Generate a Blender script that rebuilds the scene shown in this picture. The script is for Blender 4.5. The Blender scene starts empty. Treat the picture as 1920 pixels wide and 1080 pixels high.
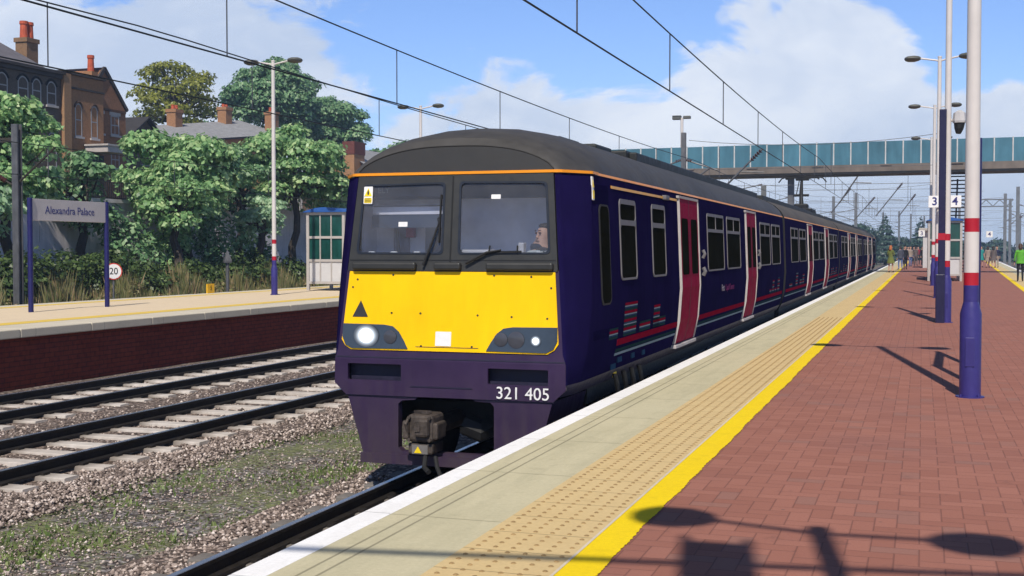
import bpy, bmesh, math, random
import numpy as np
from mathutils import Vector, Matrix
from mathutils.geometry import tessellate_polygon
R = math.radians
random.seed(7)
sc = bpy.context.scene
COL = sc.collection
sin, cos, pi = math.sin, math.cos, math.pi

# ------------------------------------------------------------------ materials
MATS = {}
def nt_new(name):
    m = bpy.data.materials.new(name); m.use_nodes = True
    nt = m.node_tree; nt.nodes.clear()
    return m, nt
class NB:
    """tiny node builder"""
    def __init__(s, nt): s.nt = nt
    def n(s, t, **kw):
        nd = s.nt.nodes.new(t)
        for k, v in kw.items(): setattr(nd, k, v)
        return nd
    def set(s, sock, v):
        if isinstance(v, bpy.types.NodeSocket): s.nt.links.new(v, sock)
        elif isinstance(v, bpy.types.Node): s.nt.links.new(v.outputs[0], sock)
        else:
            if sock.type == 'RGBA' and len(v) == 3: v = (*v, 1)
            sock.default_value = v
    def math(s, op, a, b=None, c=None, clamp=False):
        nd = s.n('ShaderNodeMath', operation=op, use_clamp=clamp)
        s.set(nd.inputs[0], a)
        if b is not None: s.set(nd.inputs[1], b)
        if c is not None: s.set(nd.inputs[2], c)
        return nd.outputs[0]
    def vmath(s, op, a, b=None, out=0):
        nd = s.n('ShaderNodeVectorMath', operation=op)
        s.set(nd.inputs[0], a)
        if b is not None: s.set(nd.inputs[1], b)
        return nd.outputs[out]
    def mix(s, f, a, b, mode='MIX'):
        nd = s.n('ShaderNodeMix', data_type='RGBA', blend_type=mode)
        s.set(nd.inputs[0], f); s.set(nd.inputs[6], a); s.set(nd.inputs[7], b)
        return nd.outputs[2]
    def ramp(s, f, stops):
        nd = s.n('ShaderNodeValToRGB')
        el = nd.color_ramp.elements
        while len(el) < len(stops): el.new(.5)
        for e, (p, c) in zip(el, stops):
            e.position = p; e.color = (*c, 1) if len(c) == 3 else c
        s.set(nd.inputs[0], f)
        return nd.outputs[0]
    def noise(s, vec, scale, detail=4, rough=.55, dist=0, col=False):
        nd = s.n('ShaderNodeTexNoise'); s.set(nd.inputs['Vector'], vec)
        nd.inputs['Scale'].default_value = scale; nd.inputs['Detail'].default_value = detail
        nd.inputs['Roughness'].default_value = rough; nd.inputs['Distortion'].default_value = dist
        return nd.outputs['Color' if col else 'Fac']
    def vor(s, vec, scale, feature='F1', out='Distance'):
        nd = s.n('ShaderNodeTexVoronoi', feature=feature); s.set(nd.inputs['Vector'], vec)
        nd.inputs['Scale'].default_value = scale
        return nd.outputs[out]
    def mr(s, v, a, b, c=0, d=1):
        nd = s.n('ShaderNodeMapRange'); s.set(nd.inputs[0], v)
        for i, x in enumerate((a, b, c, d)): nd.inputs[i+1].default_value = x
        return nd.outputs[0]
    def scale(s, vec, sx, sy, sz):
        nd = s.n('ShaderNodeMapping'); s.set(nd.inputs[0], vec); nd.inputs['Scale'].default_value = (sx, sy, sz)
        return nd.outputs[0]
    def obj(s): return s.n('ShaderNodeTexCoord').outputs['Object']
    def pos(s): return s.n('ShaderNodeNewGeometry').outputs['Position']
    def bump(s, h, strength=.3, dist=.01):
        nd = s.n('ShaderNodeBump'); s.set(nd.inputs['Height'], h)
        nd.inputs['Strength'].default_value = strength; nd.inputs['Distance'].default_value = dist
        return nd.outputs[0]
    def out(s, sh): 
        o = s.n('ShaderNodeOutputMaterial'); s.nt.links.new(sh, o.inputs[0])
    def bsdf(s, col, rough=.6, metal=0, normal=None, spec=.5, emis=None, estr=0, coat=0):
        p = s.n('ShaderNodeBsdfPrincipled')
        s.set(p.inputs['Base Color'], col); s.set(p.inputs['Roughness'], rough)
        p.inputs['Metallic'].default_value = metal
        p.inputs['Specular IOR Level'].default_value = spec
        p.inputs['Coat Weight'].default_value = coat
        p.inputs['Coat Roughness'].default_value = .12
        if normal is not None: s.set(p.inputs['Normal'], normal)
        if emis: 
            p.inputs['Emission Color'].default_value = (*emis, 1); p.inputs['Emission Strength'].default_value = estr
        return p.outputs[0]

def mat(name, col, rough=.6, metal=0, var=.12, scale=3, bump=0, bscale=40, spec=.4, coat=0, emis=None, estr=0, streak=False):
    """painted / plain surface with uneven tone, a little dirt and fine relief"""
    if name in MATS: return MATS[name]
    m, nt = nt_new(name); b = NB(nt)
    v = b.obj()
    n1 = b.noise(v, scale, 5, .6)
    n2 = b.noise(b.scale(v, 1, 1, .15) if streak else v, scale*5, 3, .6)
    f = b.math('ADD', b.math('MULTIPLY', n1, .65), b.math('MULTIPLY', n2, .35))
    c0 = tuple(x*(1-var*1.6) for x in col); c1 = tuple(min(1, x*(1+var*1.4)) for x in col)
    c = b.mix(b.mr(f, .3, .7), c0, c1)
    nrm = None
    if bump: nrm = b.bump(b.noise(v, bscale, 4), bump, .01)
    rr = b.mr(n2, .3, .7, max(0, rough-.08), min(1, rough+.1))
    b.out(b.bsdf(c, rr, metal, nrm, spec, emis, estr, coat))
    MATS[name] = m; return m

# ------------------------------------------------------------------ mesh builder
class MB:
    def __init__(s): s.v = []; s.f = []; s.m = []
    def add(s, vs, fs, mi=0):
        o = len(s.v); s.v += [tuple(p) for p in vs]
        s.f += [tuple(i+o for i in f) for f in fs]; s.m += [mi]*len(fs); return s
    def box(s, x0, x1, y0, y1, z0, z1, mi=0):
        vs = [(x, y, z) for x in (x0, x1) for y in (y0, y1) for z in (z0, z1)]
        return s.add(vs, [(0,1,3,2),(4,6,7,5),(0,4,5,1),(2,3,7,6),(0,2,6,4),(1,5,7,3)], mi)
    def bbox(s, x0, x1, y0, y1, z0, z1, r=.02, mi=0):
        """box with chamfered edges"""
        bm = bmesh.new(); bmesh.ops.create_cube(bm, size=1)
        for v in bm.verts:
            v.co = ((x0+x1)/2+v.co.x*(x1-x0), (y0+y1)/2+v.co.y*(y1-y0), (z0+z1)/2+v.co.z*(z1-z0))
        bmesh.ops.bevel(bm, geom=bm.edges[:], offset=r, segments=2, affect='EDGES', profile=.5)
        bm.verts.index_update()
        s.add([v.co[:] for v in bm.verts], [[v.index for v in f.verts] for f in bm.faces], mi); bm.free(); return s
    def bar(s, a, b, w, h=None, mi=0):
        """rectangular bar between two points"""
        h = h or w; a = Vector(a); b = Vector(b); d = (b-a).normalized()
        u = d.cross(Vector((0,0,1)))
        if u.length < .01: u = Vector((1,0,0))
        u.normalize(); t = u.cross(d)
        vs = [p + u*i*w/2 + t*j*h/2 for p in (a, b) for i, j in ((-1,-1),(1,-1),(1,1),(-1,1))]
        return s.add(vs, [(0,3,2,1),(4,5,6,7),(0,1,5,4),(1,2,6,5),(2,3,7,6),(3,0,4,7)], mi)
    def tube(s, pts, r, n=10, mi=0, cap=True):
        pts = [Vector(p) for p in pts]; rs = r if isinstance(r, (list, tuple)) else [r]*len(pts)
        vs = []; prev = None
        for i, p in enumerate(pts):
            d = (pts[min(i+1, len(pts)-1)]-pts[max(i-1, 0)]).normalized()
            if prev is None:
                u = d.cross(Vector((0,0,1))) if abs(d.z) < .95 else Vector((1,0,0))
            else: u = prev - d*prev.dot(d)
            u.normalize(); prev = u; w = d.cross(u)
            vs += [p+(u*cos(2*pi*k/n)+w*sin(2*pi*k/n))*rs[i] for k in range(n)]
        fs = [(i*n+k, i*n+(k+1) % n, (i+1)*n+(k+1) % n, (i+1)*n+k) for i in range(len(pts)-1) for k in range(n)]
        if cap: fs += [tuple(range(n-1, -1, -1)), tuple((len(pts)-1)*n+k for k in range(n))]
        return s.add(vs, fs, mi)
    def plate(s, outer, holes, fn, d, mi=0):
        """2-D outline with holes, put in space by fn(a,b), thickened by vector d"""
        loops = [outer]+list(holes)
        flat = [p for l in loops for p in l]
        tris = tessellate_polygon([[Vector((p[0], p[1], 0)) for p in l] for l in loops])
        fr = [Vector(fn(*p)) for p in flat]; d = Vector(d); n = len(flat)
        fs = [tuple(t) for t in tris]+[tuple(n+i for i in reversed(t)) for t in tris]
        o = 0
        for l in loops:
            k = len(l)
            fs += [(o+i, o+(i+1) % k, n+o+(i+1) % k, n+o+i) for i in range(k)]
            o += k
        return s.add(fr+[p+d for p in fr], fs, mi)
    def grid(s, rows, mi=0, close=False):
        o = []; nr = len(rows); nc = len(rows[0])
        fs = [(i*nc+j, i*nc+(j+1) % nc, (i+1)*nc+(j+1) % nc, (i+1)*nc+j) for i in range(nr-1) for j in range(nc if close else nc-1)]
        return s.add([p for r in rows for p in r], fs, mi)
    def build(s, name, mats, parent=None, smooth=False, org=None, fix=True):
        me = bpy.data.meshes.new(name)
        if org is None: org = worldloc(parent) if parent else (0, 0, 0)
        V = np.array(s.v, dtype=np.float64)-np.array(org)
        me.from_pydata(V.tolist(), [], s.f)
        if not isinstance(mats, (list, tuple)): mats = [mats]
        for m in mats: me.materials.append(m)
        if len(mats) > 1: me.polygons.foreach_set('material_index', s.m)
        if fix:
            bm = bmesh.new(); bm.from_mesh(me); bmesh.ops.recalc_face_normals(bm, faces=bm.faces[:]); bm.to_mesh(me); bm.free()
        if smooth:
            me.polygons.foreach_set('use_smooth', [True]*len(me.polygons))
            try: me.set_sharp_from_angle(angle=R(35))
            except Exception: pass
        me.update()
        o = bpy.data.objects.new(name, me); COL.objects.link(o)
        if parent: o.parent = parent; o.location = Vector(org)-Vector(worldloc(parent))
        else: o.location = org
        return o
def worldloc(o):
    l = Vector(o.location)
    while o.parent: o = o.parent; l += Vector(o.location)
    return tuple(l)
def tag(o, label=None, cat=None, group=None, kind=None):
    if label: o['label'] = label
    if cat: o['category'] = cat
    if group: o['group'] = group
    if kind: o['kind'] = kind
    return o
def thing(name, label, cat, loc=(0,0,0), group=None):
    o = bpy.data.objects.new(name, None); o.location = loc; o.empty_display_size = .2; COL.objects.link(o)
    return tag(o, label, cat, group)
def copy_tree(o, parent=None):
    c = o.copy(); COL.objects.link(c)
    if parent: c.parent = parent
    for ch in list(o.children): copy_tree(ch, c)
    return c
def text(s, size, m, name, parent, loc, rot, extrude=.004, align='CENTER', sx=1, bold=0):
    cu = bpy.data.curves.new(name, 'FONT'); cu.body = s; cu.size = size; cu.align_x = align; cu.align_y = 'CENTER'
    cu.extrude = extrude; cu.offset = bold
    t = bpy.data.objects.new(name, cu); COL.objects.link(t)
    me = bpy.data.meshes.new_from_object(t.evaluated_get(bpy.context.evaluated_depsgraph_get()))
    bpy.data.objects.remove(t)
    me.materials.clear(); me.materials.append(m)
    o = bpy.data.objects.new(name, me); COL.objects.link(o)
    if parent: o.parent = parent; o.location = Vector(loc)-Vector(worldloc(parent))
    else: o.location = loc
    o.rotation_euler = rot; o.scale = (sx, 1, 1)
    return o
FACE_PX = (R(90), 0, R(90))    # readable from +x
FACE_NY = (R(90), 0, 0)        # readable from -y
def rrect(x0, x1, y0, y1, r, n=5):
    p = []
    for cx, cy, a in ((x1-r, y0+r, -90), (x1-r, y1-r, 0), (x0+r, y1-r, 90), (x0+r, y0+r, 180)):
        for k in range(n+1):
            t = R(a+90*k/n); p.append((cx+r*cos(t), cy+r*sin(t)))
    return p

# ------------------------------------------------------------------ palette
def brick_mat(name, c1, c2, mortar, sc_=4, axis='x', dirt=.3, bw=.5, rh=.25, off=.5):
    m, nt = nt_new(name); b = NB(nt); v = b.obj()
    sep = b.n('ShaderNodeSeparateXYZ'); b.set(sep.inputs[0], v)
    cmb = b.n('ShaderNodeCombineXYZ')
    if axis == 'y': b.set(cmb.inputs[0], sep.outputs[1])
    else: b.set(cmb.inputs[0], b.math('ADD', sep.outputs[0], sep.outputs[1]))
    b.set(cmb.inputs[1], sep.outputs[2])
    bt = b.n('ShaderNodeTexBrick'); b.set(bt.inputs[0], cmb.outputs[0])
    bt.inputs['Color1'].default_value = (*c1, 1); bt.inputs['Color2'].default_value = (*c2, 1); bt.inputs['Mortar'].default_value = (*mortar, 1)
    bt.inputs['Scale'].default_value = sc_; bt.inputs['Mortar Size'].default_value = .02; bt.inputs['Bias'].default_value = -.2
    bt.inputs['Brick Width'].default_value = bw; bt.inputs['Row Height'].default_value = rh
    n1 = b.noise(v, .7, 6, .65)
    c = b.mix(b.mr(n1, .35, .75, 0, dirt), bt.outputs[0], tuple(x*.35 for x in c1))
    n2 = b.noise(v, 9, 3)
    c = b.mix(b.mr(n2, .3, .7, 0, .35), c, tuple(min(1, x*1.5) for x in c2))
    b.out(b.bsdf(c, .9, 0, b.bump(bt.outputs[1], -.4, .01), .2))
    MATS[name] = m; return m

M_navy = mat('train_navy', (.0095, .0065, .043), .6, 0, .16, 2, 0, 40, 0, streak=True)
def purple_mat():
    m, nt = nt_new('train_purple'); b = NB(nt); v = b.obj()
    sp = b.n('ShaderNodeSeparateXYZ'); b.set(sp.inputs[0], v)
    n = b.noise(v, 2.2, 5, .6); n2 = b.noise(b.scale(v, 1, 1, .12), 14, 4, .65)
    c = b.mix(b.mr(n, .3, .7), (.023, .011, .042), (.038, .019, .064))
    dust = b.math('MULTIPLY', b.mr(sp.outputs[2], .25, 1.25, .75, .06), b.mr(b.math('ADD', b.math('MULTIPLY', n, .5), b.math('MULTIPLY', n2, .5)), .35, .65, .25, 1))
    c = b.mix(dust, c, (.060, .045, .042))
    b.out(b.bsdf(c, b.mr(n2, .3, .7, .38, .6), 0, None, .3)); MATS['train_purple'] = m; return m
M_purple = purple_mat()
M_navyskirt = mat('train_skirt', (.016, .013, .035), .55, 0, .3, 3)
M_yellow = mat('warning_yellow', (.92, .53, .001), .42, 0, .07, 1.6, 0, 40, .15, streak=True)
M_dgrey = mat('cab_dark_grey', (.03, .03, .028), .5, 0, .15, 3)
M_roofd = mat('cab_roof_dark', (.021, .0205, .02), .55, 0, .12, 3)
M_roof = mat('train_roof_grey', (.052, .049, .046), .65, 0, .22, 1.3, .1, 30)
M_roofs = mat('train_roof_dirty', (.085, .072, .055), .75, 0, .3, 1.2, .1, 30)
M_conduit = mat('roof_conduit', (.018, .02, .019), .6, 0, .3, 2)
M_orange = mat('orange_line', (.85, .30, .01), .4, 0, .05, 2)
M_gold = mat('gold_line', (.75, .36, .01), .4, 0, .05, 2)
M_glassd = mat('window_dark', (.009, .0095, .006), .5, 0, .2, 2, 0, 40, 0)
M_alu = mat('window_frame_alu', (.135, .13, .138), .6, .0, .12, 6)
M_pink = mat('door_magenta', (.235, .002, .036), .55, 0, .12, 2, 0, 40, .01)
M_white = mat('white_paint', (.78, .77, .75), .45, 0, .05, 4)
M_whitedirty = mat('white_edging', (.42, .39, .38), .6, 0, .14, 4, 0, 40, .05)
M_redline = mat('stripe_red', (.20, .005, .022), .6, 0, .12, 5, 0, 40, 0)
M_ltblue = mat('stripe_pale', (.20, .26, .31), .6, 0, .1, 5, 0, 40, 0)
M_midblue = mat('stripe_steel_blue', (.022, .055, .11), .6, 0, .1, 5, 0, 40, 0)
M_teal = mat('stripe_dark_teal', (.016, .04, .045), .6, 0, .1, 5, 0, 40, 0)
M_black = mat('black_steel', (.006, .006, .006), .6, 0, .3, 5)
M_coupler = mat('coupler_steel', (.07, .055, .045), .65, .2, .5, 9, .4, 30)
M_rubber = mat('rubber', (.012, .012, .012), .7, 0, .2, 6)
M_lampglass = mat('lamp_cluster_glass', (.035, .045, .058), .1, 0, .15, 3, 0, 40, .6)
M_lampdim = mat('lamp_lens_unlit', (.06, .062, .075), .15, 0, .1, 5)
M_lit = mat('headlight_lit', (1, 1, 1), .3, 0, 0, 5, emis=(.93, .97, 1), estr=7)
M_lit2 = mat('marker_light_lit', (.6, .8, 1), .3, 0, 0, 5, emis=(.7, .9, 1), estr=2.2)
def halo_mat():
    m, nt = nt_new('lamp_glow'); b = NB(nt)
    r = b.vmath('LENGTH', b.obj(), out=1)
    p = b.n('ShaderNodeBsdfPrincipled'); p.inputs['Base Color'].default_value = (.10, .12, .15, 1); p.inputs['Roughness'].default_value = .15
    p.inputs['Emission Color'].default_value = (.82, .91, 1, 1)
    b.set(p.inputs['Emission Strength'], b.math('MULTIPLY', b.math('POWER', b.mr(r, .25, 1, 1, 0), 2.2), 4.5))
    b.out(p.outputs[0]); MATS['halo'] = m; return m
M_halo = halo_mat()
M_cabwall = mat('cab_wall', (.78, .75, .82), .6, 0, .1, 2)
M_cabblue = mat('cab_blind', (.055, .07, .11), .6, 0, .1, 2)
M_redbox = mat('cab_red', (.35, .01, .04), .5)
M_rail = mat('rail_side', (.016, .013, .011), .7, .2, .35, 7, .3, 40)
M_railtop = mat('rail_top', (.42, .40, .37), .28, .85, .15, 5)
def sleeper_mat():
    m, nt = nt_new('concrete_sleeper'); b = NB(nt); v = b.obj()
    sp = b.n('ShaderNodeSeparateXYZ'); b.set(sp.inputs[0], v)
    rnd = b.n('ShaderNodeObjectInfo').outputs['Random']
    n = b.noise(b.vmath('ADD', v, b.vmath('MULTIPLY', b.n('ShaderNodeNewGeometry').outputs['Position'], (1, 1, 1))), 3, 5, .65)
    c = b.mix(b.mr(n, .3, .7), (.43, .39, .345), (.64, .585, .53))
    c = b.mix(b.math('MULTIPLY', rnd, .35), c, (.36, .30, .25))
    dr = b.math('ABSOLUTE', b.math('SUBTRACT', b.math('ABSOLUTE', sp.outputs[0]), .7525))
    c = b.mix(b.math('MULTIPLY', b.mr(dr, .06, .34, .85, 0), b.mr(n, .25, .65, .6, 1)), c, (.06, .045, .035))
    b.out(b.bsdf(c, .9, 0, b.bump(n, .3, .01), .2)); MATS['concrete_sleeper'] = m; return m
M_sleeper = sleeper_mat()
M_sleepd = mat('concrete_sleeper_dirty', (.15, .135, .12), .9, 0, .25, 4, .3, 40)
M_polew = mat('pole_white', (.60, .56, .53), .42, 0, .06, 3, streak=True)
M_poleb = mat('pole_navy', (.035, .028, .16), .38, 0, .1, 3)
M_poler = mat('pole_red', (.38, .008, .022), .42, 0, .08, 3)
M_postb = mat('sign_post_navy', (.012, .011, .09), .4, 0, .1, 3)
M_signbd = mat('sign_board_grey', (.50, .46, .45), .5, 0, .05, 2)
M_signtx = mat('sign_text_navy', (.03, .028, .15), .5)
M_lamphead = mat('lamp_head', (.10, .10, .085), .5, .1, .15, 6)
M_galv = mat('galvanised_steel', (.13, .13, .135), .55, .5, .25, 3, .1, 30, streak=True)
M_mastl = mat('mast_far_grey', (.16, .17, .18), .6, .3, .2, 2)
M_wire = mat('copper_wire', (.022, .03, .032), .5, .5, .2, 3)
M_drop = mat('dropper_wire', (.09, .09, .10), .5, .5, .2, 3)
M_ins = mat('insulator_brown', (.07, .02, .012), .3, 0, .2, 6)
M_bteal = mat('bridge_teal', (.055, .160, .215), .5, 0, .22, .5, streak=True)
M_bgird = mat('bridge_girder', (.15, .125, .105), .8, 0, .25, .8, .2, 10, streak=True)
M_bpost = mat('bridge_post', (.50, .50, .49), .5, 0, .1, 2)
M_shpost = mat('shelter_frame', (.40, .37, .34), .5, 0, .08, 2)
M_shblue = mat('shelter_roof_blue', (.02, .085, .30), .4, 0, .1, 1)
M_shgreen = mat('shelter_glass_green', (.008, .055, .045), .12, 0, .35, 1.2, 0, 40, .5, streak=True)
M_shpanel = mat('shelter_panel', (.52, .51, .50), .5, 0, .06, 1)
M_conc = mat('wall_concrete', (.74, .69, .72), .9, 0, .2, .7, .2, 12, streak=True)
M_slate = mat('roof_slate', (.13, .12, .13), .85, 0, .22, 2.5, .3, 25)
M_slate2 = mat('roof_slate_light', (.26, .26, .265), .85, 0, .2, 2.5, .3, 25)
M_pot = mat('chimney_pot', (.45, .085, .035), .8, 0, .2, 3)
M_bk_dark = brick_mat('brick_soot', (.095, .075, .06), (.125, .098, .078), (.10, .085, .075), 4, dirt=.5)
M_bk_brown = brick_mat('brick_brown', (.27, .135, .062), (.33, .165, .078), (.25, .16, .11), 4, dirt=.3)
M_bk_gable = brick_mat('brick_gable', (.22, .105, .055), (.27, .13, .068), (.22, .14, .10), 4, dirt=.4)
M_bk_row = brick_mat('brick_row', (.30, .15, .07), (.36, .19, .09), (.28, .2, .14), 4, dirt=.25)
M_bk_plat = brick_mat('brick_platform_wall', (.20, .036, .022), (.27, .055, .03), (.05, .024, .018), 2.2, axis='y', dirt=.55, bw=.62, rh=.21)
M_sill = mat('window_sill', (.42, .38, .36), .7)
M_win = mat('house_glass', (.07, .08, .12), .12, 0, .3, 1.2, 0, 40, .6)
M_wframe = mat('window_white', (.33, .32, .32), .5)
M_trunk = mat('bark', (.05, .04, .032), .95, 0, .35, 5, .6, 20)
M_fdark = mat('railing_dark', (.02, .018, .02), .7)
M_fred = mat('fence_red_brown', (.12, .05, .045), .8, 0, .3, 4)
M_fwhite = mat('fence_white', (.55, .53, .52), .7, 0, .15, 4)
M_skin = mat('skin', (.52, .30, .22), .55, 0, .1, 6)
M_plastic = mat('camera_housing', (.48, .46, .45), .4)
M_ydecal = mat('decal_yellow', (.85, .62, .01), .45)
M_bldfar = mat('far_building', (.20, .19, .26), .8, 0, .2, .3)

def leaf_mat(name, dark, light, tr=.35, yel=None):
    m, nt = nt_new(name); b = NB(nt)
    g = b.n('ShaderNodeNewGeometry')
    n = b.noise(b.obj(), .9, 3, .6)
    f = b.math('ADD', b.math('MULTIPLY', g.outputs['Random Per Island'], .7), b.math('MULTIPLY', n, .5))
    c = b.ramp(f, [(.15, dark), (.65, light), (.97, yel or tuple(x*1.35 for x in light))])
    p = b.bsdf(c, .42, 0, None, .4)
    t = b.n('ShaderNodeBsdfTranslucent'); b.set(t.inputs[0], c)
    mx = b.n('ShaderNodeMixShader'); mx.inputs[0].default_value = tr
    nt.links.new(p, mx.inputs[1]); nt.links.new(t.outputs[0], mx.inputs[2])
    b.out(mx.outputs[0]); MATS[name] = m; return m
L_maple = leaf_mat('leaf_maple', (.065, .16, .055), (.27, .47, .19), .38, (.56, .69, .34))
L_pale = leaf_mat('leaf_pale', (.13, .26, .13), (.39, .58, .34), .38, (.62, .74, .50))
L_deep = leaf_mat('leaf_deep', (.045, .12, .05), (.175, .33, .145), .33, (.38, .52, .29))
L_olive = leaf_mat('leaf_olive', (.13, .145, .02), (.27, .29, .045), .4, (.36, .38, .07))
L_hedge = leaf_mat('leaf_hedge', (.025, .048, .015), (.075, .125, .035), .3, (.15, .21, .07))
L_far = leaf_mat('leaf_far', (.02, .045, .035), (.05, .095, .065), .2)
L_weed = leaf_mat('leaf_weed', (.09, .12, .045), (.25, .25, .10), .35, (.42, .29, .17))

# ground-like materials
def ballast_mat(name, cols, sc_=22, moss=0, bs=.9):
    m, nt = nt_new(name); b = NB(nt); v = b.pos()
    col = b.vor(v, sc_, 'F1', 'Color'); d = b.vor(v, sc_, 'F1', 'Distance')
    sp = b.n('ShaderNodeSeparateColor'); b.set(sp.inputs[0], col)
    c = b.ramp(sp.outputs[0], cols)
    c = b.mix(b.mr(d, .25, .75, 0, .85), c, (.035, .028, .024))
    big = b.noise(v, .8, 4)
    c = b.mix(b.mr(big, .35, .7, 0, .3), c, (.10, .075, .055))
    h = b.math('SUBTRACT', 1, d)
    if moss:
        mm = b.noise(v, 1.1, 7, .72)
        mk = b.mr(b.math('ADD', b.math('MULTIPLY', mm, .62), b.math('MULTIPLY', b.noise(v, 13, 5, .75), .38)), .455, .55, 0, .85)
        fine = b.noise(v, 26, 4, .7)
        gcol = b.ramp(fine, [(.3, (.05, .06, .025)), (.5, (.14, .16, .06)), (.72, (.30, .31, .14))])
        c = b.mix(mk, c, gcol)
    b.out(b.bsdf(c, .95, 0, b.bump(h, .9, .03), .2)); MATS[name] = m; return m
M_ballast = ballast_mat('ballast_stone', [(.1, (.08, .056, .046)), (.4, (.22, .165, .135)), (.75, (.36, .275, .23)), (1, (.6, .5, .43))])
M_verge = ballast_mat('verge_ash_moss', [(.1, (.09, .08, .08)), (.5, (.24, .22, .22)), (1, (.5, .46, .46))], 20, 1)
def stone_mat():
    m, nt = nt_new('loose_stones'); b = NB(nt); g = b.n('ShaderNodeNewGeometry')
    c = b.ramp(g.outputs['Random Per Island'], [(.05, (.09, .07, .06)), (.45, (.26, .205, .175)), (.8, (.44, .36, .31)), (1, (.68, .59, .53))])
    b.out(b.bsdf(c, .9, 0, None, .2)); MATS['stone'] = m; return m
M_stone = stone_mat()
def ground_mat():
    m, nt = nt_new('rough_ground'); b = NB(nt); v = b.pos()
    n = b.noise(v, .35, 8, .7); n2 = b.noise(v, 7, 5, .7)
    c = b.ramp(b.math('ADD', b.math('MULTIPLY', n, .6), b.math('MULTIPLY', n2, .4)), [(.3, (.035, .035, .018)), (.5, (.075, .08, .03)), (.7, (.14, .13, .06))])
    b.out(b.bsdf(c, .95, 0, b.bump(n2, .6, .05), .15)); return m
M_ground = ground_mat()

def paving_mat():
    """90-degree herringbone block paving, cells of 0.11 m"""
    m, nt = nt_new('red_block_paving'); b = NB(nt); v = b.pos()
    s = 1/.118
    sep = b.n('ShaderNodeSeparateXYZ'); b.set(sep.inputs[0], b.scale(v, s, s, s))
    x, y = sep.outputs[0], sep.outputs[1]
    i = b.math('FLOOR', x); j = b.math('FLOOR', y)
    fx = b.math('SUBTRACT', x, i); fy = b.math('SUBTRACT', y, j)
    k = b.math('FLOORED_MODULO', b.math('SUBTRACT', i, j), 4)
    def eq(a): return b.math('COMPARE', k, a, .3)
    e0, e1, e2, e3 = eq(0), eq(1), eq(2), eq(3)
    w = .055
    def edge(d): return b.mr(d, 0, w, 1, 0)
    ix = b.math('SUBTRACT', 1, fx); iy = b.math('SUBTRACT', 1, fy)
    Lm = b.math('MULTIPLY', edge(fx), b.math('SUBTRACT', 1, e1))
    Rm = b.math('MULTIPLY', edge(ix), b.math('SUBTRACT', 1, e0))
    Bm = b.math('MULTIPLY', edge(fy), b.math('SUBTRACT', 1, e2))
    Tm = b.math('MULTIPLY', edge(iy), b.math('SUBTRACT', 1, e3))
    mort = b.math('MAXIMUM', b.math('MAXIMUM', Lm, Rm), b.math('MAXIMUM', Bm, Tm))
    cid = b.n('ShaderNodeCombineXYZ'); b.set(cid.inputs[0], b.math('SUBTRACT', i, e1)); b.set(cid.inputs[1], b.math('SUBTRACT', j, e2))
    wn = b.n('ShaderNodeTexWhiteNoise', noise_dimensions='3D'); b.set(wn.inputs[0], cid.outputs[0])
    c = b.mix(wn.outputs[0], (.285, .118, .082), (.355, .155, .11))
    n1 = b.noise(v, 60, 4, .7); c = b.mix(b.mr(n1, .35, .7, 0, .45), c, (.25, .095, .07))
    n2 = b.noise(v, .5, 6, .65); c = b.mix(b.mr(n2, .5, .75, 0, .35), c, (.21, .105, .095))
    n3 = b.noise(v, 4.5, 5, .7); c = b.mix(b.mr(n3, .60, .75, 0, .5), c, (.12, .06, .05))
    gum = b.mr(b.vor(v, 1.7), .016, .026, .55, 0); c = b.mix(gum, c, (.09, .07, .06))
    old = b.mr(wn.outputs[0], .955, .96, 0, .4); c = b.mix(old, c, (.20, .12, .10))
    c = b.mix(b.math('MULTIPLY', mort, .5), c, (.11, .05, .042))
    h = b.math('SUBTRACT', b.math('ADD', b.math('MULTIPLY', wn.outputs[0], .18), b.math('MULTIPLY', n1, .1)), mort)
    b.out(b.bsdf(c, .85, 0, b.bump(h, .6, .006), .25)); return m
M_paving = paving_mat()
def slab_mat(name, c0, c1, stain, joint=1.45, grooves=(), yoff=.62):
    m, nt = nt_new(name); b = NB(nt); v = b.pos()
    n1 = b.noise(v, 2.2, 7, .7); n2 = b.noise(v, 45, 3, .7); n3 = b.noise(b.scale(v, 3, .5, 1), 1.6, 5, .65)
    c = b.mix(n1, c0, c1); c = b.mix(b.mr(n3, .46, .72, 0, .6), c, stain); c = b.mix(b.mr(b.noise(v, 5.5, 6, .7), .56, .72, 0, .35), c, tuple(x*.7 for x in stain))
    c = b.mix(b.mr(n2, .35, .7, 0, .22), c, tuple(x*.55 for x in c0))
    sep = b.n('ShaderNodeSeparateXYZ'); b.set(sep.inputs[0], v)
    wob = b.math('MULTIPLY', b.math('SUBTRACT', b.noise(v, 6, 3), .5), .015)
    yy = b.math('FLOORED_MODULO', b.math('ADD', b.math('SUBTRACT', sep.outputs[1], yoff), wob), joint)
    jm = b.math('MAXIMUM', b.mr(yy, 0, .012, 1, 0), b.mr(yy, joint-.006, joint, 0, 1))
    for g in grooves:
        jm = b.math('MAXIMUM', jm, b.math('MULTIPLY', .8, b.mr(b.math('ABSOLUTE', b.math('SUBTRACT', sep.outputs[0], g)), .004, .011, 1, 0)))
    c = b.mix(b.math('MULTIPLY', jm, .75), c, tuple(x*.3 for x in stain))
    h = b.math('SUBTRACT', b.math('MULTIPLY', n2, .15), jm)
    b.out(b.bsdf(c, .85, 0, b.bump(h, .5, .006), .25)); return m
M_slab = slab_mat('concrete_coping_slab', (.50, .45, .29), (.60, .545, .365), (.40, .37, .24), 1.45, (-2.745, -2.655), .61)
M_slabw = slab_mat('white_edge_paint', (.84, .83, .81), (.90, .89, .88), (.74, .72, .69), 1.45, (), .61)
M_tact = slab_mat('tactile_paving', (.58, .42, .195), (.68, .52, .27), (.57, .42, .21), .4, (), .2)
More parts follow.
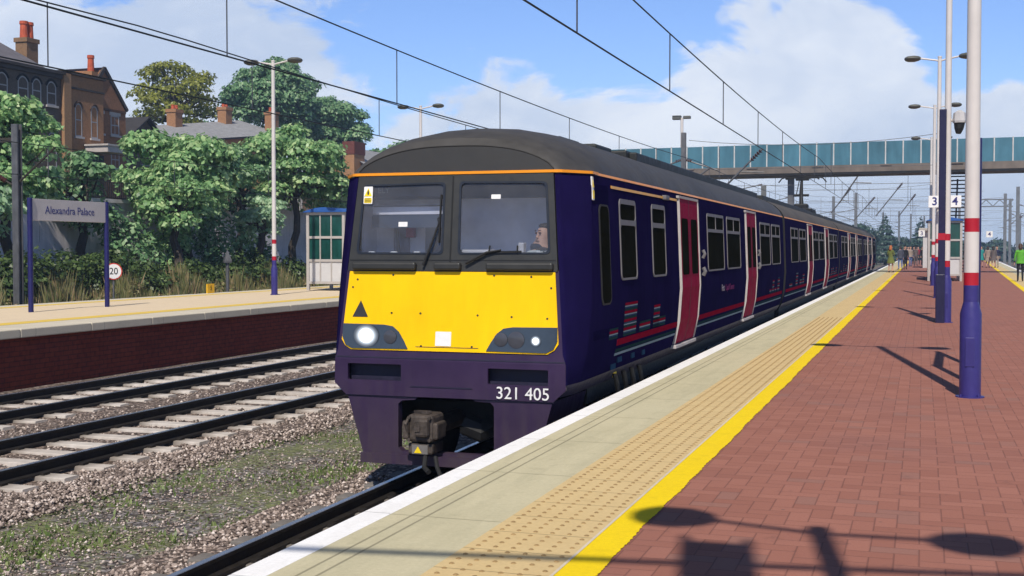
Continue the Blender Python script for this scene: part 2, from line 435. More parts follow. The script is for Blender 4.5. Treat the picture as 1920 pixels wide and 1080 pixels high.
M_dome = mat('tactile_dome', (.30, .195, .08), .8, 0, .2, 10)
M_yline = slab_mat('yellow_line_paint', (.80, .56, .0), (.88, .65, .005), (.80, .56, .01), 40)
M_yworn = slab_mat('yellow_line_worn', (.70, .48, .06), (.76, .54, .1), (.66, .48, .2), 1.2)
M_ledge = mat('platform_edge_pale', (.62, .54, .40), .7, 0, .1, 3)
M_lplat = slab_mat('platform_asphalt_pale', (.68, .54, .36), (.76, .62, .43), (.62, .50, .36), 60)
M_lcop = slab_mat('platform_coping_left', (.58, .52, .40), (.66, .60, .48), (.48, .43, .33), 2.1)

# ------------------------------------------------------------------ world, sun, camera
EL, AZX, AZY = R(48.5), .1664, -.986           # direction towards the sun on the ground plan
def build_world():
    w = bpy.data.worlds.new('World'); sc.world = w; w.use_nodes = True
    nt = w.node_tree; nt.nodes.clear(); b = NB(nt)
    sky = b.n('ShaderNodeTexSky', sky_type='NISHITA'); sky.sun_disc = False
    sky.sun_elevation = EL; sky.sun_rotation = math.atan2(AZX, AZY); sky.altitude = 0; sky.air_density = 1.0; sky.dust_density = .3; sky.ozone_density = 2.5
    d = b.n('ShaderNodeTexCoord').outputs['Generated']
    sep = b.n('ShaderNodeSeparateXYZ'); b.set(sep.inputs[0], d)
    # cumulus: fractal noise with a bank of blobs in fixed compass directions
    q = b.scale(d, 1, 1, 1.9)
    warp = b.vmath('ADD', q, b.vmath('MULTIPLY', b.vmath('SUBTRACT', b.noise(q, 3.2, 4, .55, col=True), (.5, .5, .5)), (.22, .22, .22)))
    n = b.noise(warp, 6.5, 10, .57)
    BL = [(-.105, .150, 60, .62), (-.03, .150, 160, .40), (-.16, .125, 120, .38), (-.07, .115, 90, .42), (.055, .085, 90, .55), (.0, .085, 90, .35),
          (-.63, .16, 18, .50), (-.50, .13, 40, .42), (-.74, .10, 40, .42), (-.56, .07, 30, .45), (-.335, .105, 100, .46), (-.25, .10, 100, .40), (-.40, .095, 160, .35),
          (-.72, .07, 30, .3), (-.1, .02, 30, .32), (.1, .03, 30, .3)]
    tot = None
    for az, el, k, a in BL:
        c = Vector((sin(az), cos(az), el*1.25)).normalized()
        dv = b.vmath('SUBTRACT', b.vmath('NORMALIZE', b.scale(d, 1, 1, 1.25)), tuple(c))
        d2 = b.vmath('DOT_PRODUCT', dv, dv, out=1)
        g = b.math('MULTIPLY', b.math('EXPONENT', b.math('MULTIPLY', d2, -k*4)), a)
        tot = g if tot is None else b.math('ADD', tot, g)
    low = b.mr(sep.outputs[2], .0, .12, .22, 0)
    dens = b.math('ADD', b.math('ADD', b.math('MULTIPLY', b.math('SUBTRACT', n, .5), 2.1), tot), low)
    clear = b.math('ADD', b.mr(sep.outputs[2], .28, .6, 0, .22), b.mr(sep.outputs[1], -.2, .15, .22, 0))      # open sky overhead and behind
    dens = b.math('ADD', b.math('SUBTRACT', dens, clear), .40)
    mask = b.n('ShaderNodeMapRange', interpolation_type='SMOOTHSTEP'); b.set(mask.inputs[0], dens)
    mask.inputs[1].default_value = .60; mask.inputs[2].default_value = .79
    sh = b.noise(b.vmath('ADD', warp, (.03, .0, .05)), 4.2, 6, .6)
    ccol = b.mix(b.mr(sh, .34, .62), (.58, .68, .86), (.90, .95, 1.03))
    ccol = b.mix(b.mr(sep.outputs[2], .0, .07, .75, 0), ccol, (.58, .72, .93))
    bg1 = b.n('ShaderNodeBackground'); bg1.inputs[1].default_value = .1
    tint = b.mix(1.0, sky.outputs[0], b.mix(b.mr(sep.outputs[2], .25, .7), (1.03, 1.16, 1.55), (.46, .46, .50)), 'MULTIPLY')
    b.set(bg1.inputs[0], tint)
    bg2 = b.n('ShaderNodeBackground'); b.set(bg2.inputs[0], ccol); bg2.inputs[1].default_value = 1.0
    mx = b.n('ShaderNodeMixShader'); b.set(mx.inputs[0], b.math('MULTIPLY', mask.outputs[0], .93))
    nt.links.new(bg1.outputs[0], mx.inputs[1]); nt.links.new(bg2.outputs[0], mx.inputs[2])
    o = b.n('ShaderNodeOutputWorld'); nt.links.new(mx.outputs[0], o.inputs[0])
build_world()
su = bpy.data.lights.new('sun', 'SUN'); su.energy = 4.8; su.angle = R(.5); su.color = (1, .93, .83)
so = bpy.data.objects.new('sun', su); COL.objects.link(so)
sd = Vector((AZX*cos(EL), AZY*cos(EL), sin(EL)))
so.rotation_euler = sd.to_track_quat('Z', 'Y').to_euler(); so.location = sd*60
cd = bpy.data.cameras.new('camera'); cam = bpy.data.objects.new('camera', cd); COL.objects.link(cam); sc.camera = cam
cd.sensor_width = 36; cd.lens = 2300/1920*36; cd.clip_end = 5000; cd.clip_start = .05
cam.location = (0, 0, 2.435); cam.rotation_euler = (R(90)-math.atan(73/2300), 0, math.atan(769/2300*cos(math.atan(73/2300))))
sc.view_settings.view_transform = 'Standard'; sc.view_settings.look = 'None'; sc.view_settings.exposure = 0; sc.view_settings.gamma = 1
sc.cycles.use_denoising = True
sc.cycles.max_bounces = 6; sc.cycles.transparent_max_bounces = 10

# ------------------------------------------------------------------ ground, ballast, verge
def ground_z(x, y):
    x2 = -x
    if x2 < 25.6: return -.26
    if x2 < 33: return -.26+1.9*((x2-25.6)/7.4)**1.2
    if x2 < 33.6: return 1.64+(x2-33)/.6*2.7
    if x2 < 46: return 4.34+(x2-33.6)*.06
    return 5.1+min(9, (x2-46)*.06)
xs = [-300, -200, -140, -100, -80, -70, -60, -54, -50, -46, -42, -38, -36, -33.6, -33, -32, -31, -30, -29, -28, -27, -26.2, -25.6, -22, -16, -9, -6, -3, 3, 8, 14, 20, 40, 80, 160, 300]
ys = [-80, -40, -20, 0] + list(range(5, 100, 5)) + [110, 130, 160, 200, 260, 350, 500, 700]
g = MB(); g.grid([[(x, y, ground_z(x, y)+(random.uniform(-.1, .1) if -33 < x < -26 else 0)) for x in xs] for y in ys])
tag(g.build('ground', M_ground), 'rough grassy ground beside the railway rising to the houses', 'ground', kind='structure')
def bed(name, x0, x1, z, m, y0=-20, y1=320, edge=.35, label='', n=6):
    b_ = MB(); rows = []
    xx = [x0-edge, x0]+[x0+(x1-x0)*k/n for k in range(1, n)]+[x1, x1+edge]
    for yy in np.arange(y0, 60, .8).tolist()+list(range(60, y1+1, 20)):
        rows.append([(x+(random.uniform(-.12, .12) if i in (0, len(xx)-1) else 0), yy, (-.265 if i in (0, len(xx)-1) else z+random.uniform(-.02, .02))) for i, x in enumerate(xx)])
    b_.grid(rows)
    return tag(b_.build(name, m, smooth=True), label, 'trackbed', kind='structure')
bed('verge', -8.5, -6.1, -.225, M_verge, label='mossy ash strip between the near and middle tracks', edge=.4)
bed('ballast', -15.9, -8.75, -.185, M_ballast, label='stone ballast bed under the two tracks beside the left platform', edge=.5)
bed('ballast', -6.15, -3.2, -.185, M_ballast, label='stone ballast bed under the train', edge=.3)
bed('ballast', -26.2, -23.4, -.185, M_ballast, label='stone ballast bed behind the left platform', edge=.3)
bed('ballast', 9.0, 16, -.185, M_ballast, label='stone ballast bed to the right of the island platform', edge=.5)

def scatter_stones(name, label, boxes, n, smin, smax, z0):
    rng = np.random.default_rng(3)
    base = np.array([(1,0,0),(-1,0,0),(0,1,0),(0,-1,0),(0,0,1),(0,0,-1)], float)
    faces = np.array([(0,2,4),(2,1,4),(1,3,4),(3,0,4),(2,0,5),(1,2,5),(3,1,5),(0,3,5)])
    P = []
    for (x0, x1, y0, y1, share) in boxes:
        k = int(n*share); t = rng.random(k)**1.5
        P.append(np.stack([rng.uniform(x0, x1, k), y0+(y1-y0)*t, np.full(k, z0)+rng.uniform(-.012, .018, k)], 1))
    P = np.concatenate(P); k = len(P)
    S = rng.uniform(smin, smax, k)[:, None]*rng.uniform(.55, 1.3, (k, 3)); S[:, 2] *= .7
    V = base[None]*S[:, None, :]; V += rng.uniform(-.25, .25, V.shape)*S[:, None, :]
    a = rng.uniform(0, 6.28, k); ca, sa = np.cos(a)[:, None], np.sin(a)[:, None]
    X = V[..., 0]*ca-V[..., 1]*sa; Y = V[..., 0]*sa+V[..., 1]*ca
    V = np.stack([X, Y, V[..., 2]], -1)+P[:, None, :]
    Fc = faces[None]+(np.arange(k)*6)[:, None, None]
    me = bpy.data.meshes.new(name)
    me.vertices.add(k*6); me.vertices.foreach_set('co', V.reshape(-1))
    me.loops.add(k*24); me.loops.foreach_set('vertex_index', Fc.reshape(-1).astype(np.int32))
    me.polygons.add(k*8); me.polygons.foreach_set('loop_start', np.arange(0, k*24, 3, dtype=np.int32)); 
    me.update(calc_edges=True); me.materials.append(M_stone)
    o = bpy.data.objects.new(name, me); COL.objects.link(o)
    return tag(o, label, 'stones', kind='stuff')
scatter_stones('verge_stones', 'small grey and brown stones lying on the mossy strip', [(-8.5, -6.1, 8, 22, 1.0)], 9000, .008, .022, -.222)
scatter_stones('ballast_stones', 'loose pinkish brown ballast stones around the tracks', [(-9.4, -8.5, 9, 26, .30), (-12.8, -11.5, 12, 30, .14), (-11.0, -9.7, 10, 26, .12), (-14.4, -13.2, 13, 30, .1), (-6.2, -5.4, 7, 13, .16), (-8.6, -8.2, 8, 20, .05), (-5.2, -3.9, 7, 11.5, .08)], 34000, .013, .034, -.19)

# ------------------------------------------------------------------ railway tracks
def rail_mesh(x, y0, y1):
    b = MB(); prof = [(-.075, -.155), (.075, -.155), (.07, -.13), (.018, -.115), (.018, -.045), (.036, -.03), (.036, -.004), (-.036, -.004), (-.036, -.03), (-.018, -.045), (-.018, -.115), (-.07, -.13)]
    n = len(prof)
    ysl = np.arange(y0, y1+1, 20).tolist()
    b.grid([[(x+p[0], y, p[1]) for p in prof] for y in ysl], 0, True)
    b.add([(x-.035, y0, -.003), (x+.035, y0, -.003), (x+.026, y0, 0), (x-.026, y0, 0), (x-.035, y1, -.003), (x+.035, y1, -.003), (x+.026, y1, 0), (x-.026, y1, 0)],
          [(3, 2, 6, 7), (0, 3, 7, 4), (2, 1, 5, 6)], 1)
    return b
def sleeper_mb(x, y, L=2.5, w=.125):
    b = MB(); r = random.Random(int(y*100)); y += r.uniform(-.02, .02)
    a = r.uniform(-.012, .012)
    vs = []
    for (z, ww) in ((-.33, w+.02), (-.152, w), (-.145, w-.015)):
        for sx in (-1, 1):
            for sy in (-1, 1): vs.append((x+sx*(L/2-(0 if z < -.3 else .02)), y+sy*ww+sx*a, z))
    fs = []
    for k in (0, 4): fs += [(k, k+1, k+5, k+4), (k+2, k+6, k+7, k+3), (k, k+4, k+6, k+2), (k+1, k+3, k+7, k+5)]
    fs.append((8, 9, 11, 10)); b.add(vs, fs)
    for sx in (-.7525, .7525):        # rail clips
        for d in (-.11, .11): b.box(x+sx+d-.03, x+sx+d+.03, y-.05, y+.05, -.146, -.115, 1)
    return b
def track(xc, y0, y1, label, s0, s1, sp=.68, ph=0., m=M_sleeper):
    t = thing('railway_track', label, 'railway track', (xc, 0, 0), 'railway tracks through the station')
    for s in (-1, 1): rail_mesh(xc+s*.7525, y0, y1).build('rail', [M_rail, M_railtop], t)
    proto = None; far = MB(); y = y0+ph; cnt = 0
    while y < min(y1, 140):
        if s0 <= y <= s1 and cnt < 98:
            if proto is None: proto = sleeper_mb(xc, y).build('sleeper', [m, M_rail], t, org=(xc, y, 0)); o = proto
            else:
                o = proto.copy(); COL.objects.link(o); o.parent = t; o.location = (0, y, 0); o.rotation_euler.z = random.uniform(-.012, .012)
            cnt += 1
        else:
            k = sleeper_mb(xc, y); far.add(k.v, k.f)
        y += sp
    if far.v: tag(far.build('sleepers', [m], t), kind='stuff')
    return t
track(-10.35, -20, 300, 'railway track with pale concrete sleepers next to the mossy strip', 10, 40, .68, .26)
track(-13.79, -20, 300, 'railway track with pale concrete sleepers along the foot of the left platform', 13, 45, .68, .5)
track(-4.54, -20, 300, 'railway track with dirty grey sleepers under the train', 6, 20, .68, .29, M_sleepd)
track(-24.9, -20, 300, 'overgrown railway track behind the left platform', 28, 60, .68, .1, M_sleepd)
track(11.5, -20, 300, 'railway track to the right of the island platform', 60, 62, .68, .1, M_sleepd)

# ------------------------------------------------------------------ right-hand (island) platform
PZ = .915
def xyl(y): return 3.42+(y-46.6)*.034          # yellow line on the far side of the island
Y0, Y1 = -14, 175
def strip(x0, x1, y0, y1, z, m, name, parent, n=1, jit=0, step=None):
    b = MB(); ysl = np.arange(y0, y1+.01, step or (y1-y0)/8).tolist()
    f0 = x0 if callable(x0) else (lambda y: x0); f1 = x1 if callable(x1) else (lambda y: x1)
    b.grid([[(f0(y), y, z), (f1(y)+(random.uniform(-jit, jit) if jit else 0), y, z)] for y in ysl])
    return b.build(name, m, parent)
plat = MB()
plat.grid([[(-2.98, y, -.3), (-2.98, y, PZ-.08), (-2.98, y, PZ-.004), (xyl(y)+1.6, y, PZ-.004), (xyl(y)+1.6, y, -.3)] for y in (Y0, Y1)])
ip = tag(plat.build('platform', M_bk_plat), 'island platform paved in red blocks with pale edge slabs', 'platform', kind='structure')
e = MB(); e.bbox(-3.05, -2.875, Y0, Y1, PZ-.09, PZ+.004, .008); e.build('white_edge', M_slabw, ip)
strip(-2.875, -2.2, Y0, Y1, PZ+.002, M_slab, 'coping_slabs', ip)
strip(-2.2, -1.61, Y0, Y1, PZ+.003, M_tact, 'tactile_strip', ip)
pv = MB(); pv.grid([[(-1.5, y, PZ+.001), (xyl(y)+.1, y, PZ+.001)] for y in (Y0, 20, 60, 100, Y1)]); pv.build('block_paving', M_paving, ip)
yl = MB()
ysl = np.arange(Y0, 60, .021).tolist()+list(range(60, Y1+1, 5))
yl.grid([[(-1.61, y, PZ+.006), (-1.5, y, PZ+.006), (-1.425+((random.uniform(-.005, .004)+.006*sin(y*2.1)*sin(y*.77)+.004*sin(y*9.3)) if y < 60 else 0), y, PZ+.006)] for y in ysl]); yl.build('yellow_line', M_yline, ip)
strip(-1.622, -1.606, Y0, Y1, PZ+.008, M_ledge, 'line_border', ip)
strip(lambda y: xyl(y), lambda y: xyl(y)+.2, Y0, Y1, PZ+.006, M_yline, 'yellow_line', ip)
strip(lambda y: xyl(y)+.2, lambda y: xyl(y)+.8, Y0, Y1, PZ+.003, M_tact, 'tactile_strip', ip)
strip(lambda y: xyl(y)+.8, lambda y: xyl(y)+1.4, Y0, Y1, PZ+.002, M_slab, 'coping_slabs', ip)
strip(lambda y: xyl(y)+1.4, lambda y: xyl(y)+1.62, Y0, Y1, PZ+.004, M_slabw, 'white_edge', ip)
dm = MB()
for iy in range(260):
    y = 3.5+iy*.0945
    for ix in range(6):
        x = -2.2+.06+ix*.0945; n_ = 6; r1, r2 = .0155, .009
        vs = [(x+r1*cos(k*pi/3), y+r1*sin(k*pi/3), PZ+.0032) for k in range(6)]+[(x+r2*cos(k*pi/3), y+r2*sin(k*pi/3), PZ+.008) for k in range(6)]
        dm.add(vs, [(k, (k+1) % 6, 6+(k+1) % 6, 6+k) for k in range(6)]+[(6, 7, 8, 9, 10, 11)])
tag(dm.build('tactile_domes', M_dome, ip, fix=False), kind='stuff')

# ------------------------------------------------------------------ left-hand platform
lp = MB()
lp.grid([[(-23.3, y, -.3), (-23.3, y, PZ-.004), (-16.3, y, PZ-.004), (-16.3, y, PZ-.2), (-16.42, y, PZ-.21), (-16.42, y, -.3)] for y in (-5, 60, 140)])
lpo = tag(lp.build('platform', M_bk_plat), 'left platform with pale surface above a dark red brick wall', 'platform', kind='structure')
c_ = MB(); 
for k in range(66):
    y = -4+k*2.1; c_.bbox(-16.95, -16.22, y+.006, y+2.094, PZ-.17, PZ+.004, .02)
c_.build('edge_coping', M_lcop, lpo)
strip(-17.32, -16.95, -5, 140, PZ+.001, M_lcop, 'coping_slabs', lpo)
strip(-17.85, -17.32, -5, 140, PZ+.004, M_yworn, 'yellow_line', lpo)
strip(-22.3, -17.85, -5, 140, PZ+.002, M_lplat, 'platform_surface', lpo)
strip(-22.72, -22.3, -5, 140, PZ+.004, M_yworn, 'yellow_line', lpo)
strip(-23.35, -22.72, -5, 140, PZ+.002, M_lcop, 'coping_slabs', lpo)

# ------------------------------------------------------------------ the train
TX = -4.54
train = thing('train', 'dark purple passenger train with yellow front panel and magenta doors at the platform', 'train', (TX, 11.5, 0))
# full cross-section, half side, bottom to top: (half width, z)
PROF = [(1.24, .98), (1.30, 1.10), (1.375, 1.40), (1.41, 1.9), (1.365, 3.05), (1.352, 3.19), (1.335, 3.25), (1.27, 3.36), (1.13, 3.49), (.93, 3.60), (.66, 3.70), (.34, 3.76), (0, 3.78)]
def Fw(z):
    for (a, z0), (b, z1) in zip(PROF, PROF[1:]):
        if z0 <= z <= z1: return a+(b-a)*(z-z0)/(z1-z0)
    return PROF[0][0]
def Yf(z): return 11.5+max(0, z-1.3)*.115        # raked cab face
HW = [(.3, .93), (.92, 1.11), (1.05, 1.25), (1.3, 1.245), (1.4, 1.215), (2.2, 1.15), (3.2, 1.07), (3.3, 1.05)]
def hw(z):
    for (z0, a), (z1, b) in zip(HW, HW[1:]):
        if z0 <= z <= z1: return a+(b-a)*(z-z0)/(z1-z0)
    return HW[-1][1]
def archz(x): return 3.24+.25*max(0, 1-(abs(x)/1.06)**2.6)**.75
ring = [(a, z) for a, z in PROF]
full = [(-a, z) for a, z in ring]+[(a, z) for a, z in reversed(ring[:-1])]       # left bottom .. top .. right bottom
def front_pt(i):
    a, z = full[i]; sgn = 1 if a >= 0 else -1
    if z <= 3.2: zz = max(z, .98); return (sgn*hw(zz), Yf(zz), zz)
    x = a/1.335*1.06*(1-.0*abs(a)); x = max(-1.06, min(1.06, x))
    return (x, Yf(3.24)+(archz(x)-3.24)*.2, archz(x))
ST = [(0, 0), (.10, .015), (.22, .07), (.90, .86), (.97, .95), (1, 1)]            # chamfered corner
def loft_pt(i, k):
    s, d = ST[k]; fx, fy, fz = front_pt(i); a, z = full[i]
    if z <= 3.2: D = .36; return (fx+(a-fx)*s, fy+D*d, fz+(z-fz)*s)
    t = k/(len(ST)-1); w = min(1, (z-3.2)/.25); D = .36*(1-w)+1.5*w
    q = sin(t*pi/2); dd = 1-cos(t*pi/2)
    s2 = s*(1-w)+q*w; d2 = d*(1-w)+dd*w
    return (fx+(a-fx)*s2, fy+D*d2, fz+(z-fz)*s2)
def shell(y0, y1, cab):
    rows = []
    if cab: rows += [[(TX+p[0], p[1], p[2]) for p in (loft_pt(i, k) for i in range(len(full)))] for k in range(len(ST))]
    else: rows.append([(TX+a, y0, z) for a, z in full])
    yst = y0+1.8 if cab else y0+1
    for y in np.linspace(yst, y1, 8): rows.append([(TX+a, y, z) for a, z in full])
    b = MB(); nc = len(full)
    for r in range(len(rows)-1):
        for j in range(nc-1):
            zmid = (full[j][1]+full[j+1][1])/2
            b.add([rows[r][j], rows[r][j+1], rows[r+1][j+1], rows[r+1][j]], [(0, 1, 2, 3)], 1 if zmid > 3.2 else (2 if zmid < 1.05 else 0))
    for rr in ([rows[-1]] if cab else [rows[0], rows[-1]]): b.add(rr, [tuple(range(nc))], 3)
    return b
def weld(o, d=1e-4):
    bm = bmesh.new(); bm.from_mesh(o.data); bmesh.ops.remove_doubles(bm, verts=bm.verts[:], dist=d)
    bmesh.ops.recalc_face_normals(bm, faces=bm.faces[:]); bm.to_mesh(o.data); bm.free(); return o
def side(fz, off): return TX+Fw(fz)+off
def splate(name, outline, off, th, m, parent, holes=()):
    """panel on the platform side of a carriage; outline in (y, z)"""
    b = MB(); b.plate(outline, holes, lambda y, z: (side(z, off), y, z), (-th, 0, 0)); return b.build(name, m, parent)
def sgrid(name, y0, y1, zs, off, th, m, parent):
    """side panel following the curve of the body"""
    b = MB(); n = len(zs)
    b.grid([[(side(z, off), y, z) for z in zs] for y in (y0, y1)])
    b.grid([[(side(z, off-th), y0, z), (side(z, off), y0, z)] for z in zs]); b.grid([[(side(z, off), y1, z), (side(z, off-th), y1, z)] for z in zs])
    b.add([(side(zs[0], off), y0, zs[0]), (side(zs[0], off), y1, zs[0]), (side(zs[0], off-th), y1, zs[0]), (side(zs[0], off-th), y0, zs[0])], [(0, 1, 2, 3)])
    b.add([(side(zs[-1], off), y0, zs[-1]), (side(zs[-1], off), y1, zs[-1]), (side(zs[-1], off-th), y1, zs[-1]), (side(zs[-1], off-th), y0, zs[-1])], [(0, 3, 2, 1)])
    return b.build(name, m, parent)
def window(y0, y1, parent, split=1, z0=2.09, z1=2.99, sill=2.70):
    r = .07; fr = .024
    b = MB(); out_ = rrect(y0, y1, z0, z1, r)
    mid = .5*(y0+y1)
    holes = [rrect(y0+fr, y1-fr, z0+fr, sill, r*.7, 3)]
    if split == 1: holes.append(rrect(y0+fr, y1-fr, sill+.06, z1-.055, r*.7, 3))
    else: holes += [rrect(y0+fr, mid-.015, sill+.05, z1-.045, .03, 2), rrect(mid+.015, y1-fr, sill+.05, z1-.045, .03, 2)]
    b.plate(out_, holes, lambda y, z: (side(z, .014), y, z), (-.012, 0, 0))
    b.plate(rrect(y0+.01, y1-.01, z0+.01, z1-.01, r*.8, 3), [], lambda y, z: (side(z, .005), y, z), (-.004, 0, 0), 1)
    return b.build('window', [M_alu, M_glassd], parent)
ZD = [1.13, 1.2, 1.45, 1.9, 2.5, 3.05, 3.13]
def door(y0, y1, parent):
    w = .055; d = sgrid('door', y0+w, y1-w, ZD, .022, .02, M_pink, parent); o = worldloc(d)
    m_ = (y0+y1)/2
    s_ = MB(); 
    for ya, yb in ((y0+.17, m_-.12), (m_+.12, y1-.17)):
        s_.plate(rrect(ya, yb, 2.08, 2.86, .06, 4), [], lambda y, z: (side(z, .030), y, z), (-.006, 0, 0))
    s_.build('door_window', M_glassd, d)
    g_ = MB(); g_.grid([[(side(z, .0245), m_-.012, z), (side(z, .0245), m_+.012, z)] for z in ZD]); g_.build('door_seal', M_rubber, d)
    f = MB()
    for ya, yb in ((y0+w*.6, y0+w*.85), (y1-w*.75, y1)):
        f.grid([[(side(z, .035), ya, z), (side(z, .035), yb, z)] for z in ZD]); f.grid([[(side(z, .035), ya, z), (side(z, 0), ya, z)] for z in ZD]); f.grid([[(side(z, .035), yb, z), (side(z, 0), yb, z)] for z in ZD])
    f.box(side(3.13, -.02), side(3.13, .035), y0, y1, 3.13, 3.165)
    f.build('door_frame', M_whitedirty, d)
    st = MB(); st.bbox(side(1.1, -.03), side(1.1, .07), y0-.02, y1+.02, 1.07, 1.12, .01); st.build('door_step', M_whitedirty, d)
    return d
def bogie(yc, parent):
    b = MB()
    for s in (-1, 1):
        b.bbox(TX+s*1.02-.07, TX+s*1.02+.07, yc-1.7, yc+1.7, .42, .62, .03)
        for yy in (-1.3, 1.3): b.bbox(TX+s*1.04-.13, TX+s*1.04+.13, yc+yy-.2, yc+yy+.2, .3, .62, .04)
        b.tube([(TX+s*1.06, yc-.3, .78), (TX+s*1.06, yc-.3, .5)], .14, 12); b.tube([(TX+s*1.06, yc+.3, .78), (TX+s*1.06, yc+.3, .5)], .14, 12)
        for yy in (-1.3, 1.3):
            b.tube([(TX+s*.70, yc+yy, .42), (TX+s*.735, yc+yy, .42), (TX+s*.74, yc+yy, .42), (TX+s*.83, yc+yy, .42)], [.45, .45, .42, .42], 24)
    for yy in (-1.3, 1.3): b.tube([(TX-.8, yc+yy, .42), (TX+.8, yc+yy, .42)], .08, 10)
    b.box(TX-1, TX+1, yc-.4, yc+.4, .5, .8)
    return b.build('bogie', M_black, parent)
def blocks(y0, cols, parent):
    """little towers of coloured stripes above the red line"""
    for (dy, w, h) in cols:
        bd = MB(); z = 1.462; k = 0
        pat = [3, 2, 1, 0, 3, 1, 2, 0, 3, 2, 1, 0, 3, 2, 1, 0, 2]
        while z < 1.462+h-.01:
            hh = .03 if pat[k % 16] == 0 else (.024 if pat[k % 16] == 3 else .014)
            ya, yb = y0+dy, y0+dy+w
            bd.add([(side(z, .004), ya, z), (side(z, .004), yb, z), (side(z+hh, .004), yb, z+hh), (side(z+hh, .004), ya, z+hh)], [(0, 1, 2, 3)], pat[k % 16])
            z += hh+.003; k += 1
        bd.build('stripe_blocks', [M_redline, M_ltblue, M_midblue, M_teal], parent)
def stripes(y0, y1, parent):
    zs = 1.37
    sgrid('red_stripe', y0, y1, [1.375, 1.445], .005, .004, M_redline, parent)
    sgrid('teal_stripe', y0, y1, [1.30, 1.335], .005, .004, M_teal, parent); sgrid('pale_stripe', y0, y1, [1.262, 1.29], .005, .004, M_ltblue, parent)

def carriage(k, y0, y1, doors, wins, cab=False):
    lab = ['leading carriage with the driving cab', 'second carriage carrying the pantograph', 'third carriage of the train', 'rear carriage of the train'][k]
    c = MB(); sh = shell(y0, y1, cab)
    body = weld(sh.build('carriage', [M_navy, M_roof if k == 0 else M_roofs, M_navyskirt, M_black], train, smooth=True, org=(TX, y0, 0)))
    body.data.set_sharp_from_angle(angle=R(28)); tag(body, lab)
    for a, b_, sp in wins: window(a, b_, body, sp)
    for a, b_ in doors: door(a, b_, body)
    u = MB(); u.box(TX-1.2, TX+1.2, y0+(1.0 if cab else .3), y1-.2, .8, .985)
    rr = random.Random(k)
    yy = y0+5.2
    while yy < y1-5.5:
        L = rr.uniform(.8, 1.9)
        u.bbox(TX-1.2, TX+1.22, yy, yy+L, rr.uniform(.32, .5), .82, .02); yy += L+rr.uniform(.1, .5)
    u.build('underframe', M_black, body)
    bogie(y0+3.1, body); bogie(y1-2.9, body)
    ysplit = sorted([y0+(1.6 if cab else .25)]+[v for d in doors for v in d]+[y1-.25])
    for a, b_ in zip(ysplit[::2], ysplit[1::2]): stripes(a, b_, body)
    # orange line along the cantrail
    o = MB(); o.grid([[(side(z, .006), y, z) for z in (3.195, 3.222)] for y in (y0+(.72 if cab else 0), y1)]); o.build('orange_line', M_orange, body)
    r = MB(); r.bbox(TX+.58, TX+.78, y0+(5.2 if cab else .5), y1-.2, 3.62, 3.775, .02)
    for q in range(3): 
        yy = y0+1.9+q*1.15 if cab else y0+2+q*6
        r.bbox(TX+.12+q*.13, TX+.42+q*.13, yy+.8, yy+1.65, 3.66-.02*q, 3.795, .03)
    r.bbox(TX-.3, TX+.5, y0+8.5, y0+9.4, 3.68, 3.82, .04); r.build('roof_conduit', M_conduit, body)
    e = MB(); e.grid([[(TX+a*.985, y, z*.998) for a, z in full] for y in (y1, y1+.2)]) ; e.grid([[(TX+a*.9, y, z*.97) for a, z in full] for y in (y1+.2, y1+.42)])
    if k < 3: e.build('gangway', M_rubber, body)
    return body
c1 = carriage(0, 11.5, 30.0, [(16.57, 18.1), (23.26, 24.72)],
              [(13.17, 13.97, 1), (14.86, 15.68, 1), (18.95, 20.6, 2), (20.95, 22.55, 2), (25.46, 27.2, 2), (27.5, 29.15, 2)], True)
def coach(k, y0):
    return carriage(k, y0, y0+20.1, [(y0+6.05, y0+7.55), (y0+12.7, y0+14.2)],
        [(y0+1.3, y0+3.2, 2), (y0+3.55, y0+5.5, 2), (y0+8.0, y0+10.0, 2), (y0+10.3, y0+12.3, 2), (y0+14.8, y0+16.8, 2), (y0+17.1, y0+19.1, 2)])
c2 = coach(1, 30.42); c3 = coach(2, 50.94); c4 = coach(3, 71.46)
blocks(12.7, [(.0, .40, .13), (.66, .63, .37), (1.48, .60, .13), (2.25, .76, .12)], c1)
blocks(14.95, [(.0, .37, .26)], c1)
blocks(27.2, [(.0, .35, .10), (.5, .3, .26), (.95, .35, .10), (1.5, .4, .33)], c1)
for c, y in ((c2, 30.42), (c3, 50.94), (c4, 71.46)):
    blocks(y+1.0, [(.0, .7, .12), (1.6, .5, .35), (2.7, .6, .14), (3.5, .5, .26)], c); blocks(y+14.9, [(.0, .5, .12), (.9, .5, .26), (1.7, .5, .33), (2.6, .5, .14), (3.4, .5, .28)], c)
# side details of the leading carriage
sgrid('gold_line', 12.85, 16.55, [3.085, 3.115], .008, .006, M_gold, c1)
gl = MB(); gl.bbox(side(3.08, -.02), side(3.08, .05), 15.62, 15.85, 3.07, 3.13, .012); gl.build('door_lamp', M_alu, c1)
cdm = mat('train_navy_recess', (.007, .005, .034), .6, 0, .1, 2, 0, 40, 0)
cdoor = splate('cab_door', rrect(12.02, 12.72, 1.5, 3.10, .05), .004, .004, cdm, c1)
splate('cab_door_window', rrect(12.30, 12.66, 1.87, 2.88, .08), .014, .01, M_glassd, cdoor, )
splate('window_frame', rrect(12.27, 12.69, 1.85, 2.90, .09), .012, .009, M_rubber, cdoor, [rrect(12.3, 12.66, 1.87, 2.88, .08)])
splate('side_warning_plate', rrect(12.03, 12.10, 2.93, 3.17, .01), .012, .01, M_white, c1)
wy = MB(); wy.plate([(12.04, 3.06), (12.09, 3.06), (12.065, 3.14)], [], lambda y, z: (side(z, .016), y, z), (-.003, 0, 0)); wy.plate(rrect(12.04, 12.09, 2.945, 3.03, .008), [], lambda y, z: (side(z, .016), y, z), (-.003, 0, 0)); wy.build('warning_symbol', M_ydecal, c1)
